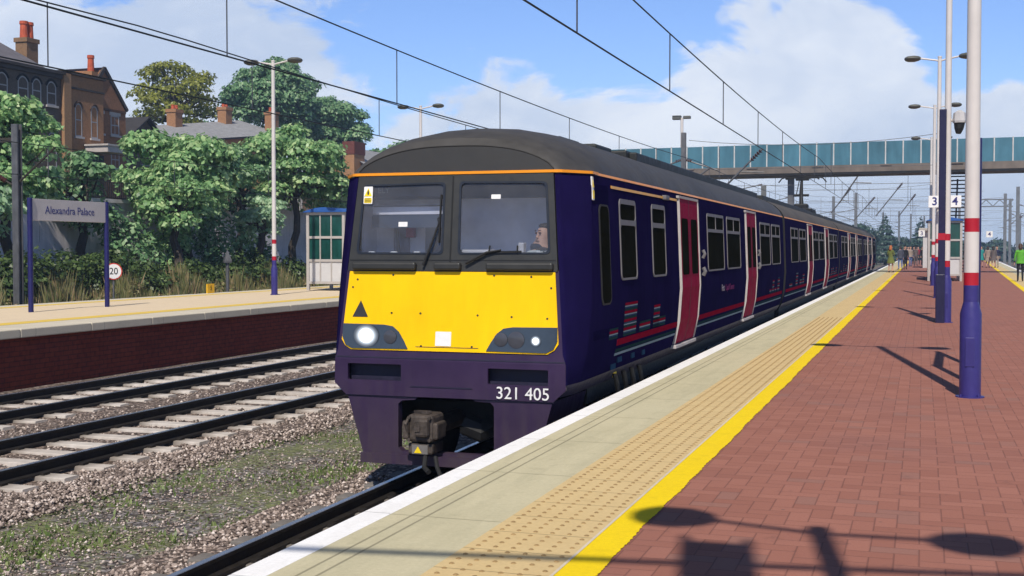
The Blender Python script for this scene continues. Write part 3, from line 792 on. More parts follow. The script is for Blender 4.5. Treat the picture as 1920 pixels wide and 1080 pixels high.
lg = text('First', .16, mat('logo_pale', (.20, .18, .23), .6, 0, .1, 3, 0, 40, 0), 'operator_lettering', c1, (side(1.85, .012), 20.25, 1.79), FACE_PX, .002, 'LEFT')
text('Capital Connect', .15, mat('logo_mauve', (.085, .018, .07), .6, 0, .1, 3, 0, 40, 0), 'operator_lettering', c1, (side(1.85, .012), 20.66, 1.785), FACE_PX, .002, 'LEFT')
for (yy, zz, w_, mm) in ((13.3, 1.20, .2, M_midblue), (13.05, 1.14, .22, M_midblue), (14.0, 1.19, .16, M_midblue), (14.6, 1.18, .14, M_midblue), (13.35, 1.03, .14, M_ydecal)):
    dd = MB(); dd.box(side(zz, 0), side(zz, .012), yy, yy+w_, zz-.03, zz+.03); dd.build('lineside_plate', mm, c1)
ho = MB()
for k in range(4): ho.tube([(TX+1.33, 13.2+k*.4, 1.05), (TX+1.36, 13.25+k*.4, .85), (TX+1.3, 13.35+k*.4, .6)], .03, 8)
ho.build('pipes', M_black, c1)
dh = MB(); 
for y_ in (18.35, 24.95): 
    dh.tube([(side(2.3, .03), y_, 2.42), (side(2.3, .06), y_, 2.36), (side(2.3, .03), y_, 2.30)], .025, 8); dh.tube([(side(2.1, .03), y_, 2.16), (side(2.1, .06), y_, 2.1), (side(2.1, .03), y_, 2.04)], .03, 8)
dh.build('door_button', M_alu, c1)

# cab front: everything sits on the raked face; x is measured from the centre line
def fpt(off): return lambda x, z: (TX+x, Yf(z)-off, z)
def fplate(name, outline, holes, off, th, m, parent=train):
    b = MB(); b.plate(outline, holes, fpt(off), (0, th, 0)); return b.build(name, m, parent)
def hwp(zs, d=0, s=1): return [(s*(hw(z)-d), z) for z in zs]
# lower purple nose with the two dark buffer recesses
nose = [(-hw(z), z) for z in (2.22, 1.4, 1.3, 1.05, .93)]+[(hw(z), z) for z in (.93, 1.05, 1.3, 1.4, 2.22)]
fplate('nose_panel', nose, [rrect(-1.10, -.50, 1.085, 1.255, .012, 2), rrect(.44, 1.07, 1.085, 1.245, .012, 2)], 0, .04, M_purple)
for x0, x1 in ((-1.12, -.48), (.42, 1.09)): rc = MB(); rc.box(TX+x0, TX+x1, 11.62, 11.66, 1.06, 1.28); rc.build('buffer_recess', M_navyskirt, train)
sm = MB(); sm.plate([(-1.245, 1.317), (1.245, 1.317), (1.245, 1.33), (-1.245, 1.33)], [], fpt(.004), (0, .003, 0)); sm.plate([(-.40, 1.03), (.28, 1.03), (.26, 1.042), (-.38, 1.042)], [], fpt(.006), (0, .004, 0)); sm.build('panel_seam', M_navyskirt, train)
# valance with the coupler opening
ap = [(-.54, .40), (-.5, .365), (.46, .365), (.5, .40), (.5, .86), (.46, .90), (.30, .905), (.24, .955), (.2, .965), (-.24, .965), (-.30, .955), (-.35, .90), (-.50, .885), (-.54, .85)]
val = [(-hw(.3), .3), (hw(.3), .3), (hw(.92), .928), (-hw(.92), .928)]
v_ = MB(); v_.plate(val, [ap], lambda x, z: (TX+x, 11.5+.02, z), (0, .10, 0))
v_.add([(TX-.93, 11.52, .3), (TX-1.11, 11.52, .928), (TX-1.2, 12.6, .95), (TX-1.05, 12.6, .34)], [(0, 1, 2, 3)]); v_.add([(TX+.93, 11.52, .3), (TX+1.11, 11.52, .928), (TX+1.2, 12.6, .95), (TX+1.05, 12.6, .34)], [(0, 3, 2, 1)])
v_.plate([(-.94, .235), (.94, .235), (.94, .335), (-.94, .335)], [], lambda x, z: (TX+x*1.005, 11.47, z), (0, .25, 0))
v_.build('valance', M_purple, train)
sh_ = MB(); sh_.add([(TX-1.25, 11.5, 1.05), (TX+1.25, 11.5, 1.05), (TX+1.11, 11.525, .925), (TX-1.11, 11.525, .925)], [(0, 1, 2, 3)])
sh_.plate([(-1.13, .918), (-.42, .912), (-.42, .93), (-1.13, .936)], [], lambda x, z: (TX+x, 11.512, z), (0, .01, 0)); sh_.plate([(.42, .912), (1.13, .918), (1.13, .936), (.42, .93)], [], lambda x, z: (TX+x, 11.512, z), (0, .01, 0))
sh_.build('valance_lip', M_navyskirt, train)
bk = MB(); bk.box(TX-.9, TX+.9, 12.35, 12.4, .5, 1.2); bk.box(TX-.6, TX+.6, 11.63, 12.4, .97, 1.0); bk.build('coupler_pocket', M_black, train)
# yellow panel
yp = [(-hw(z)+.035, z) for z in (2.205, 1.8, 1.5)]+[(-1.13, 1.44), (-1.06, 1.40), (1.06, 1.40), (1.13, 1.44)]+[(hw(z)-.035, z) for z in (1.5, 1.8, 2.205)]
ypo = fplate('yellow_front_panel', yp, [], .012, .012, M_yellow)
sc_ = MB()
for (x, z) in ((-1.02, 2.12), (-.62, 2.17), (.48, 2.17), (.87, 2.16), (1.08, 2.05), (-.3, 1.78), (.32, 1.77), (.68, 1.76), (1.05, 1.75), (-1.07, 2.04), (-.28, 1.45), (.27, 1.455), (-.62, 1.78)): 
    y = Yf(z)-.0125; sc_.tube([(TX+x, y, z), (TX+x, y-.004, z)], .011, 8)
sc_.plate([(-.34, 1.438), (.34, 1.438), (.34, 1.445), (-.34, 1.445)], [], fpt(.014), (0, .003, 0)); sc_.build('screw', M_dgrey, ypo)
fplate('black_triangle', [(-1.06, 1.735), (-.885, 1.735), (-.972, 1.905)], [], .016, .004, M_dgrey, ypo)
fplate('white_square', rrect(-.125, .045, 1.455, 1.60, .004, 1), [], .017, .005, M_white, ypo)
# lamp clusters
def cluster(s):
    o = [(s*(hw(1.66)-.035), 1.665), (s*.70, 1.66), (s*.60, 1.645), (s*.53, 1.59), (s*.47, 1.50), (s*.425, 1.418), (s*1.05, 1.412), (s*1.125, 1.45), (s*(hw(1.55)-.04), 1.53)]
    c = fplate('lamp_cluster', o, [], .022, .010, M_lampglass)
    r = [(s*(x0+.0), z) for x0, z in ()]
    return c
def lamp(c, x, z, r, m, name='headlight', rim=True):
    y = Yf(z)-.022; b = MB()
    f_ = .012 if rim else 0; b.tube([(TX+x, y+.004, z), (TX+x, y-.012-f_, z), (TX+x, y-.018-f_, z)], [r, r, r*.8], 28)
    l = b.build(name, m, c, smooth=True)
    if rim:      # painted glow round the lens, unit disc scaled so the falloff follows the radius
        q = MB(); n = 32; k_ = 2.0
        q.grid([[(rr*cos(2*pi*k/n), 0, rr*sin(2*pi*k/n)) for k in range(n)] for rr in (.02, .5, .8, 1)], 0, True)
        o = q.build('lamp_glow', M_halo, None); o.parent = c; o.location = Vector((TX+x, y-.016, z))-Vector(worldloc(c)); o.scale = (r*k_, 1, min(r*k_, .118))
    return l
cl = cluster(-1); cr = cluster(1)
lamp(cl, -.885, 1.545, .07, M_lit); lamp(cl, -.62, 1.535, .07, M_lampdim, rim=False)
lamp(cr, .945, 1.53, .026, M_lit, 'marker_light'); lamp(cr, .74, 1.535, .085, M_lampdim, rim=False); lamp(cr, .58, 1.535, .07, M_lampdim, rim=False)
# dark windscreen surround
sur = [(-hw(z)+.01, z) for z in (3.19, 2.7, 2.212)]+[(hw(z)-.01, z) for z in (2.212, 2.7, 3.19)]
def quadr(pts, r=.05, n=4):
    """rounded quadrilateral"""
    out_ = []; k = len(pts)
    for i in range(k):
        p0, p, p1 = Vector(pts[i-1]), Vector(pts[i]), Vector(pts[(i+1) % k])
        a = p+(p0-p).normalized()*r; b = p+(p1-p).normalized()*r
        for t in range(n+1):
            t /= n; out_.append(tuple(a*(1-t)**2+p*2*t*(1-t)+b*t*t))
    return out_
WL = quadr([(-1.045, 2.39), (-.085, 2.385), (-.085, 3.115), (-.995, 3.10)]); WR = quadr([(.085, 2.385), (1.055, 2.39), (1.0, 3.105), (.075, 3.12)])
fplate('windscreen_surround', sur, [WL, WR], .012, .05, M_dgrey)
gk = mat('windscreen_gasket', (.012, .016, .026), .45)
for w_ in (WL, WR):
    c_ = Vector((sum(p[0] for p in w_)/len(w_), sum(p[1] for p in w_)/len(w_)))
    inn = [tuple(c_+(Vector(p)-c_)*.962) for p in w_]
    fplate('windscreen_gasket', [tuple(c_+(Vector(p)-c_)*1.012) for p in w_], [inn], .018, .012, gk)
dv = MB(); dv.plate([(-.008, 2.23), (.008, 2.23), (.008, 3.18), (-.008, 3.18)], [], fpt(.0165), (0, .004, 0)); dv.plate([(-1.12, 2.318), (1.12, 2.318), (1.12, 2.326), (-1.12, 2.326)], [], fpt(.016), (0, .003, 0)); dv.build('surround_seam', M_black, train)
bx = MB()
for x0, x1 in ((-1.07, -.36), (-.16, .13), (.40, 1.10)): bx.bbox(TX+x0, TX+x1, Yf(2.25)-.075, Yf(2.25), 2.222, 2.30, .02)
bx.build('wiper_motor_box', M_dgrey, train)
# glass
def glass_mat():
    m, nt = nt_new('windscreen_glass'); b = NB(nt)
    t = b.n('ShaderNodeBsdfTransparent'); t.inputs[0].default_value = (.93, .95, .97, 1)
    g = b.n('ShaderNodeBsdfGlossy'); g.inputs['Roughness'].default_value = .03; g.inputs[0].default_value = (.8, .85, .9, 1)
    d = b.n('ShaderNodeBsdfDiffuse'); d.inputs[0].default_value = (.46, .45, .46, 1)
    mx0 = b.n('ShaderNodeMixShader'); b.set(mx0.inputs[0], b.mr(b.noise(b.obj(), 2.2, 4), .3, .7, .035, .09)); nt.links.new(t.outputs[0], mx0.inputs[1]); nt.links.new(d.outputs[0], mx0.inputs[2])
    f = b.n('ShaderNodeFresnel'); f.inputs[0].default_value = 1.5
    mx = b.n('ShaderNodeMixShader'); b.set(mx.inputs[0], b.math('MULTIPLY', f.outputs[0], .35)); nt.links.new(mx0.outputs[0], mx.inputs[1]); nt.links.new(g.outputs[0], mx.inputs[2])
    b.out(mx.outputs[0]); return m
M_glass = glass_mat()
for w_ in (WL, WR): 
    gp = MB(); gp.plate(w_, [], fpt(.002), (0, .006, 0)); gp.build('windscreen', M_glass, train)
# stickers behind the glass, destination, warning plate
fplate('paper_note', rrect(-.59, -.49, 2.665, 2.715, .004, 1), [], .006, .002, M_white); fplate('paper_note', rrect(.415, .515, 2.94, 2.985, .004, 1), [], .006, .002, M_white)
wp = fplate('warning_plate', rrect(-.99, -.89, 2.905, 3.085, .006, 1), [], .024, .006, M_white)
ws = MB(); ws.plate([(-.982, 2.985), (-.898, 2.985), (-.94, 3.07)], [], fpt(.027), (0, .003, 0)); ws.plate(rrect(-.982, -.898, 2.915, 2.968, .006, 1), [], fpt(.027), (0, .003, 0)); ws.build('warning_symbol', M_ydecal, wp)
wb = MB(); wb.plate([(-.945, 2.997), (-.932, 2.997), (-.928, 3.02), (-.936, 3.05), (-.944, 3.05), (-.95, 3.02)], [], fpt(.029), (0, .002, 0)); 
for zz in (2.925, 2.94, 2.955): wb.plate([(-.975, zz), (-.905, zz), (-.905, zz+.006), (-.975, zz+.006)], [], fpt(.029), (0, .002, 0))
wb.build('warning_bolt', M_dgrey, wp)
text('ELY', .085, mat('blind_text', (.24, .25, .25), .6), 'destination_text', train, (TX-.80, Yf(3.05)+.05, 3.045), FACE_NY, .002)
text('321 405', .172, M_white, 'number_lettering', train, (TX+.81, 11.49, 1.0), FACE_NY, .004, sx=1.0)
# wipers
wi = MB(); 
def fp(x, z, off): return (TX+x, Yf(z)-off, z)
wi.tube([fp(-.28, 2.27, .05), fp(-.20, 2.48, .045), fp(-.13, 2.70, .035), fp(-.145, 2.74, .035), fp(-.13, 2.76, .035)], [.014, .012, .009, .007, .006], 8)
wi.bar(fp(-.12, 2.99, .022), fp(-.125, 2.50, .022), .016, .02); wi.build('wiper', M_rubber, train)
wi = MB(); wi.tube([fp(.18, 2.29, .05), fp(.40, 2.40, .045), fp(.55, 2.425, .035)], [.014, .012, .009], 8); wi.bar(fp(.42, 2.40, .022), fp(.76, 2.41, .022), .016, .02); wi.tube([fp(.42, 2.40, .03), fp(.43, 2.47, .03)], .009, 6); wi.tube([fp(.72, 2.40, .03), fp(.72, 2.47, .03)], .009, 6); wi.build('wiper', M_rubber, train)
# roof dome front panel and orange line
dome = [(x, archz(x)) for x in np.linspace(-1.055, 1.055, 33)]+[(1.06, 3.2), (-1.06, 3.2)]
fb = MB(); fb.plate([tuple(map(float, p)) for p in dome], [], lambda x, z: (TX+x, Yf(3.24)+(z-3.24)*.2-.006, z), (0, .03, 0)); fb.build('dome_panel', M_roofd, train)
de = MB(); de.tube([(TX+float(x), Yf(3.24)+(archz(x)-3.24)*.2-.004, archz(x)) for x in np.linspace(-1.06, 1.06, 41)], .008, 6); de.build('dome_seam', M_black, train)
ol = MB(); pts = []
zA, zB = 3.197, 3.225
P_ = []
fi = [i for i in range(len(full)) if full[i][1] in (3.19,)]
iL, iR = fi[0], fi[-1]
for k in range(len(ST)-1, -1, -1): P_.append(loft_pt(iL, k))
for k in range(len(ST)): P_.append(loft_pt(iR, k))
P_.append((1.352, 12.3, 3.19)); P_.insert(0, (-1.352, 12.3, 3.19))
rowsA = []
for i, p in enumerate(P_):
    a = Vector(P_[max(i-1, 0)]); c = Vector(P_[min(i+1, len(P_)-1)]); t_ = (c-a); nrm = Vector((t_.y, -t_.x, 0)).normalized()*.018
    rowsA.append([(TX+p[0]+nrm.x, p[1]+nrm.y, zA), (TX+p[0]+nrm.x, p[1]+nrm.y, zB), (TX+p[0], p[1]+.01, zB+.002)])
ol.grid(rowsA); ol.build('orange_line', M_orange, train)
# coupler
cp = MB(); cx = TX-.20
cp.bbox(cx-.14, cx+.14, 11.28, 11.6, .50, .78, .035); cp.bbox(cx-.18, cx-.11, 11.24, 11.42, .53, .72, .02); cp.bbox(cx-.04, cx+.11, 11.22, 11.34, .56, .75, .03)
cp.bbox(cx+.10, cx+.18, 11.30, 11.55, .53, .70, .02); cp.box(cx-.035, cx+.025, 11.21, 11.23, .62, .68)
for zz in (.53, .75):
    for xx in (-.11, .11): cp.tube([(cx+xx, 11.275, zz), (cx+xx, 11.25, zz)], .018, 6)
cp.bbox(cx-.14, cx+.13, 11.30, 11.6, .38, .49, .02); cp.tube([(cx+.0, 11.5, .62), (cx, 12.3, .62)], .1, 12)
cp.bar((cx-.10, 11.42, .79), (cx+.08, 11.34, .80), .06, .03); cp.tube([(cx-.12, 11.28, .75), (cx-.13, 11.22, .69), (cx-.12, 11.26, .6)], .016, 8)
cpo = cp.build('coupler', M_coupler, train)
ct = MB(); ct.plate([(cx-.065, .395), (cx+.015, .395), (cx-.025, .462)], [], lambda x, z: (x, 11.283, z), (0, .004, 0)); ct.build('coupler_warning', M_ydecal, cpo)
cb = MB(); cb.box(cx-.09, cx+.08, 11.288, 11.3, .385, .475); cb.build('electrical_box_cover', M_alu if False else mat('box_grey', (.16, .15, .14), .6), cpo)
for pts_, r_ in (([(cx+.05, 11.3, .36), (cx+.08, 11.2, .27), (cx+.16, 11.12, .24)], .025), ([(cx+.16, 11.3, .36), (cx+.22, 11.2, .27), (cx+.3, 11.1, .2)], .022), ([(cx+.25, 11.9, .62), (cx+.42, 11.9, .55), (cx+.5, 12, .6)], .12)):
    hs = MB(); hs.tube(pts_, r_, 8); hs.build('air_hose', M_rubber, train)
# cab interior
ci = MB(); ci.box(TX-1.3, TX+1.3, 12.45, 12.5, 1.6, 3.3); ci.box(TX-1.3, TX+1.3, 11.75, 12.45, 1.55, 1.6)
for q in (-1.22, 1.2): ci.box(TX+q, TX+q+.02, 12.1, 12.45, 1.6, 3.12)
ci.build('cab_back_wall', M_cabwall, train)
ch = MB(); ch.box(TX-1.02, TX+1.02, 11.85, 12.4, 3.13, 3.16); ch.box(TX-1.2, TX-.05, 12.0, 12.05, 2.99, 3.12); ch.box(TX-1.2, TX+1.2, 12.40, 12.44, 2.98, 3.12); ch.build('cab_ceiling', M_cabblue, train)
sb = MB(); sb.box(TX-1.0, TX-.08, 11.92, 11.94, 2.80, 2.88); sb.build('cab_blind', M_cabwall, train); sb = MB(); sb.box(TX-1.02, TX-.06, 11.93, 11.95, 2.66, 2.80); sb.build('cab_shelf', M_cabblue, train); sb = MB(); sb.box(TX-1.0, TX-.07, 11.90, 11.935, 2.883, 2.895); sb.build('shelf_trim', M_alu, train)
sb = MB(); sb.box(TX-.98, TX-.80, 12.41, 12.44, 1.7, 2.72); sb.build('cab_cupboard', mat('cab_lilac', (.20, .18, .23), .6), train)
sb = MB(); sb.box(TX-.60, TX-.34, 12.40, 12.445, 1.7, 2.72); sb.build('cab_doorway', M_cabblue, train)
sb = MB(); sb.bbox(TX-.80, TX-.71, 12.32, 12.41, 2.56, 2.70, .01); sb.build('emergency_box', M_redbox, train)
sb = MB(); sb.tube([(TX-.86, 12.3, 2.2), (TX-.88, 12.3, 2.5), (TX-.9, 12.3, 2.7)], .018, 8); sb.bbox(TX-.83, TX-.70, 12.5, 12.6, 2.2, 2.45, .01); sb.build('handrail', M_dgrey, train)
db = MB(); db.bbox(TX-1.05, TX+1.1, 11.68, 12.05, 2.05, 2.36, .04); db.bbox(TX+.06, TX+.38, 11.72, 11.95, 2.36, 2.43, .02); db.bbox(TX+.66, TX+.72, 11.8, 11.9, 2.34, 2.50, .01); db.build('cab_desk', mat('cab_desk_grey', (.52, .50, .52), .6), train)
db = MB(); 
for x in (-.93, -.68, -.42, .55, .90): db.bbox(TX+x, TX+x+.07, 11.64, 11.68, 2.385, 2.41, .008)
db.build('desk_vent', M_white, train)
db = MB(); db.bbox(TX+.62, TX+1.1, 12.30, 12.4, 2.0, 2.5, .04); db.bbox(TX+.62, TX+1.1, 12.0, 12.45, 1.95, 2.05, .03); db.build('driver_seat', M_cabblue, train)
# pantograph on the second carriage
pb = MB(); py = 49.4; pxx = TX
pb.bbox(pxx-.55, pxx+.55, py-1.6, py+.3, 3.86, 3.98, .02)
for xx in (-.5, .5):
    for yy in (-1.5, .2): pb.tube([(pxx+xx, py+yy, 3.75), (pxx+xx, py+yy, 3.9)], .07, 10)
pb.tube([(pxx+.05, py-.2, 3.95), (pxx, py+.1, 4.55)], [.1, .07], 10)
pb.tube([(pxx, py+.1, 4.55), (pxx-.02, py+.55, 5.22)], [.08, .05], 10); pb.tube([(pxx-.2, py+.1, 4.5), (pxx-.1, py+.5, 5.2)], .02, 6)
pb.tube([(pxx-.3, py+.1, 4.55), (pxx+.3, py+.1, 4.55)], .05, 8); pb.bbox(pxx-.22, pxx+.3, py-.5, py+.1, 3.95, 4.2, .05)
pb.bar((pxx-.62, py+.45, 5.28), (pxx+.62, py+.45, 5.28), .06, .08); pb.bar((pxx-.62, py+.75, 5.28), (pxx+.62, py+.75, 5.28), .06, .08)
pb.box(pxx-.25, pxx+.25, py+.4, py+.8, 5.16, 5.24)
for s in (-1, 1): 
    pb.tube([(pxx+s*.6, py+.6, 5.30), (pxx+s*.8, py+.6, 5.24), (pxx+s*.93, py+.6, 5.08)], .025, 8); pb.bar((pxx+s*.62, py+.4, 5.26), (pxx+s*.62, py+.8, 5.26), .05, .12)
pb.build('pantograph', M_black, c2)

# ------------------------------------------------------------------ lamp posts
def lamp_post(x, y, label, group, base=PZ, top=8.35):
    t = thing('lamp_post', label, 'lamp post', (x, y, base), group)
    p = MB(); p.tube([(x, y, base-.02), (x, y, base+.86), (x, y, base+.98)], [.106, .106, .074], 28); p.tube([(x, y, base+.97), (x, y, 2.065)], .074, 28)
    po = p.build('pole_foot', M_poleb, t, smooth=True)
    q = MB(); q.tube([(x, y, base-.005), (x, y, base+.012)], .142, 28)
    for k in range(4): q.tube([(x+.122*cos(.8+k*pi/2), y+.122*sin(.8+k*pi/2), base+.01), (x+.122*cos(.8+k*pi/2), y+.122*sin(.8+k*pi/2), base+.035)], .014, 6)
    q.build('base_plate', M_poleb, po)
    q = MB(); q.bbox(x-.045, x+.045, y-.110, y-.098, base+.32, base+.62, .006); q.build('access_hatch', M_poleb, po)
    for z0, z1 in ((2.065, 2.195), (2.61, 2.75)):
        q = MB(); q.tube([(x, y, z0), (x, y, z1)], .0735, 28); q.build('red_band', M_poler, t, smooth=True)
    p = MB(); p.tube([(x, y, 2.195), (x, y, 2.61)], .073, 28); p.tube([(x, y, 2.75), (x, y, top)], [.073, .058], 28); p.tube([(x, y, top), (x, y, top+.05)], .066, 20); p.build('pole', M_polew, t, smooth=True)
    for s in (-1, 1):
        a = MB(); a.tube([(x, y, top-.10), (x+s*.15, y, top-.06), (x+s*.60, y, top+.02)], .028, 10); 
        ao = a.build('lamp_arm', M_polew, t, smooth=True)
        h = MB(); n = 20; rows = []
        for (u, w_, z0, z1) in ((0, .06, -.04, .04), (.06, .17, -.07, .07), (.20, .25, -.10, .09), (.38, .24, -.09, .08), (.46, .14, -.06, .05), (.49, .03, -.02, .02)):
            rows.append([(x+s*(.56+u), y+w_*cos(2*pi*k/n), top+.02+(z1 if sin(2*pi*k/n) > 0 else -z0)*sin(2*pi*k/n)) for k in range(n)])
        h.grid(rows, 0, True); h.build('lamp_head', M_lamphead, ao, smooth=True)
    return t
GR, GL = 'white lamp posts along the island platform', 'white lamp posts along the left platform'
right = [(.58, .28, 'white lamp post beside the camera whose twin-headed shadow falls on the red paving'),
         (.48, 13.4, 'nearest tall white lamp post with red bands and thick navy foot on the red paving'),
         (.48, 26.9, 'second white lamp post with red bands, carrying the security camera'),
         (.46, 40.4, 'third lamp post, behind the security camera post, carrying the 3 and 4 platform signs'),
         (.44, 53.9, 'fourth lamp post of the island platform, just in front of the shelter'),
         (.42, 69.4, 'lamp post just beyond the island platform shelter, in front of the footbridge')]
for x, y, l in right: lamp_post(x, y, l, GR).rotation_euler.z = R(-5)
for y, l in ((36.05, 'white lamp post with red bands on the left platform before the trees'), (48.6, 'second white lamp post of the left platform, its top showing above the train roof')):
    lamp_post(-20.35, y, l, GL, top=8.6 if y < 40 else 8.5)
t = thing('lamp_mast', 'thin tall white lamp mast far behind the train roof near the footbridge', 'lamp mast', (-19.5, 104, 0))
m_ = MB(); m_.tube([(-19.5, 104, 0), (-19.5, 104, 13.6)], .13, 12); m_.build('pole', M_polew, t, smooth=True)
for s in (-1, 1):
    m_ = MB(); m_.bbox(-19.5+s*.12, -19.5+s*.75, 103.8, 104.2, 13.5, 13.75, .05); m_.build('lamp_head', M_lamphead, t)

# tall navy totem by the second lamp post, security camera
t = thing('totem_post', 'tall dark navy post with a red band standing against the second lamp post', 'post', (.40, 26.75, PZ))
b = MB(); b.bbox(.31, .45, 26.7, 26.8, PZ-.01, 5.3, .012); b.bbox(.27, .45, 26.66, 26.84, PZ-.01, PZ+1.0, .012); b.build('post', mat('totem_navy', (.010, .009, .045), .45), t)
b = MB(); b.box(.307, .453, 26.695, 26.805, 2.62, 2.76); b.build('red_band', M_poler, t)
t = thing('security_camera', 'pale security camera housing fixed to the second lamp post', 'security camera', (.62, 26.9, 5.0))
b = MB(); b.tube([(.53, 26.9, 5.08), (.70, 26.88, 5.08)], .03, 8); b.build('bracket', M_plastic, t)
b = MB(); b.tube([(.70, 26.85, 5.26), (.70, 26.84, 5.22), (.70, 26.84, 5.06), (.70, 26.84, 5.02)], [.06, .12, .14, .13], 8); b.build('housing', M_plastic, t)
b = MB(); b.tube([(.70, 26.84, 5.02), (.69, 26.83, 4.9), (.68, 26.82, 4.8)], [.11, .09, .05], 10); b.build('lens_dome', M_rubber, t)

# ------------------------------------------------------------------ signs
def station_sign(x, y0, y1, label, txt, zt=3.67, name='station_name_sign', pr=.062):
    t = thing(name, label, 'station sign', (x, (y0+y1)/2, PZ))
    for y in (y0, y1): 
        p = MB(); p.tube([(x, y, PZ-.01), (x, y, zt-.004), (x, y, zt)], [pr, pr, pr*.6], 16); p.build('post', M_postb, t, smooth=True)
    b = MB(); b.bbox(x-.02, x+.02, y0+.06, y1-.06, zt-.545, zt-.02, .006); bo = b.build('board', M_signbd, t)
    if txt: text(txt, .272, M_signtx, 'lettering', bo, (x+.022, (y0+y1)/2, zt-.29), FACE_PX, .003, sx=1.0)
    return t
station_sign(-20.3, 24.27, 27.18, 'pale station name board between two navy posts on the left platform', 'Alexandra Palace')
station_sign(.60, 14.6, 16.8, 'station sign on navy posts seen edge on behind the nearest lamp post', 'Alexandra Palace', pr=.05).rotation_euler.z = R(-1.5)
# unseen sign behind the camera, shaped and placed to cast the paving shadow
t = thing('shadow_sign', 'unseen tall board on two posts behind the viewer, added to shadow the red paving', 'sign', (.17, -.62, PZ))
for x in (.01, .34):
    p = MB(); p.tube([(x, -.62, PZ-.01), (x, -.62, 8.98)], .026, 12); p.build('post', M_postb, t)
b = MB(); b.bbox(-.01, .36, -.64, -.60, 7.3, 8.86, .006); b.build('board', M_signbd, t)
def number_sign(x, y, z, num, label, w=.36, group='platform number signs'):
    t = thing('platform_sign', label, 'platform sign', (x, y, z), group)
    b = MB(); b.bbox(x-w/2, x+w/2, y, y+.03, z-w/2, z+w/2, .006); b.build('board', M_white, t)
    text(num, w*.95, M_signtx, 'number', t, (x, y-.003, z), FACE_NY, .003, bold=.006)
    b = MB(); b.bar((x, y+.02, z+w*.3), (x+(.2 if num == '3' else -.2), y+.25, z+w*.3), .04, .05); b.build('bracket', M_galv, t)
number_sign(.35, 39.9, 3.89, '3', 'white square sign with the number 3 left of the near lamp posts')
number_sign(.94, 39.9, 3.89, '4', 'white square sign with the number 4 seen between the two near lamp posts')
number_sign(-.04, 95, 3.58, '3', 'small distant white sign with the number 3 beside the far shelter', .44)
number_sign(4.6, 95, 3.50, '4', 'small distant white sign with the number 4 right of the nearest lamp post', .44)
t = thing('speed_sign', 'round white speed limit sign with red rim reading 20 behind the station name board', 'speed sign', (-24.2, 32.74, -.26))
b = MB(); b.tube([(-24.25, 32.74, -.26), (-24.25, 32.74, 1.55)], .03, 8); b.build('post', M_galv, t)
def disc(r, th, x, y, z, m, name, par, n=32):
    b = MB(); b.tube([(x-th, y, z), (x, y, z)], r, n); return b.build(name, m, par)
disc(.265, .02, -24.2, 32.74, 1.73, M_redline if False else mat('sign_red', (.55, .03, .02), .5), 'red_rim', t); disc(.232, .02, -24.194, 32.74, 1.73, M_white, 'white_face', t)
text('20', .30, M_black, 'number', t, (-24.19, 32.74, 1.73), FACE_PX, .003, sx=.9)
t.rotation_euler.z = R(-42)
t = thing('marker_board', 'small yellow marker board with a black figure at the back edge of the left platform', 'marker board', (-23.2, 36.71, PZ))
b = MB(); b.bbox(-23.23, -23.19, 36.49, 36.94, PZ-.02, 1.24, .006); b.build('board', mat('marker_yellow', (.82, .46, .01), .5), t)
text('5', .22, M_black, 'number', t, (-23.187, 36.73, 1.09), FACE_PX, .003)
t = thing('lineside_post', 'grey lineside post with a pointed cap in the weeds', 'post', (-25.9, 42.2, -.2))
b = MB(); b.tube([(-25.9, 42.2, -.25), (-25.9, 42.2, 1.95)], .07, 10); b.build('post', M_galv, t)
b = MB(); b.tube([(-25.9, 42.2, 1.9), (-25.9, 42.2, 1.98), (-25.9, 42.2, 2.4)], [.2, .2, .01], 4); b.build('cap', M_galv, t)

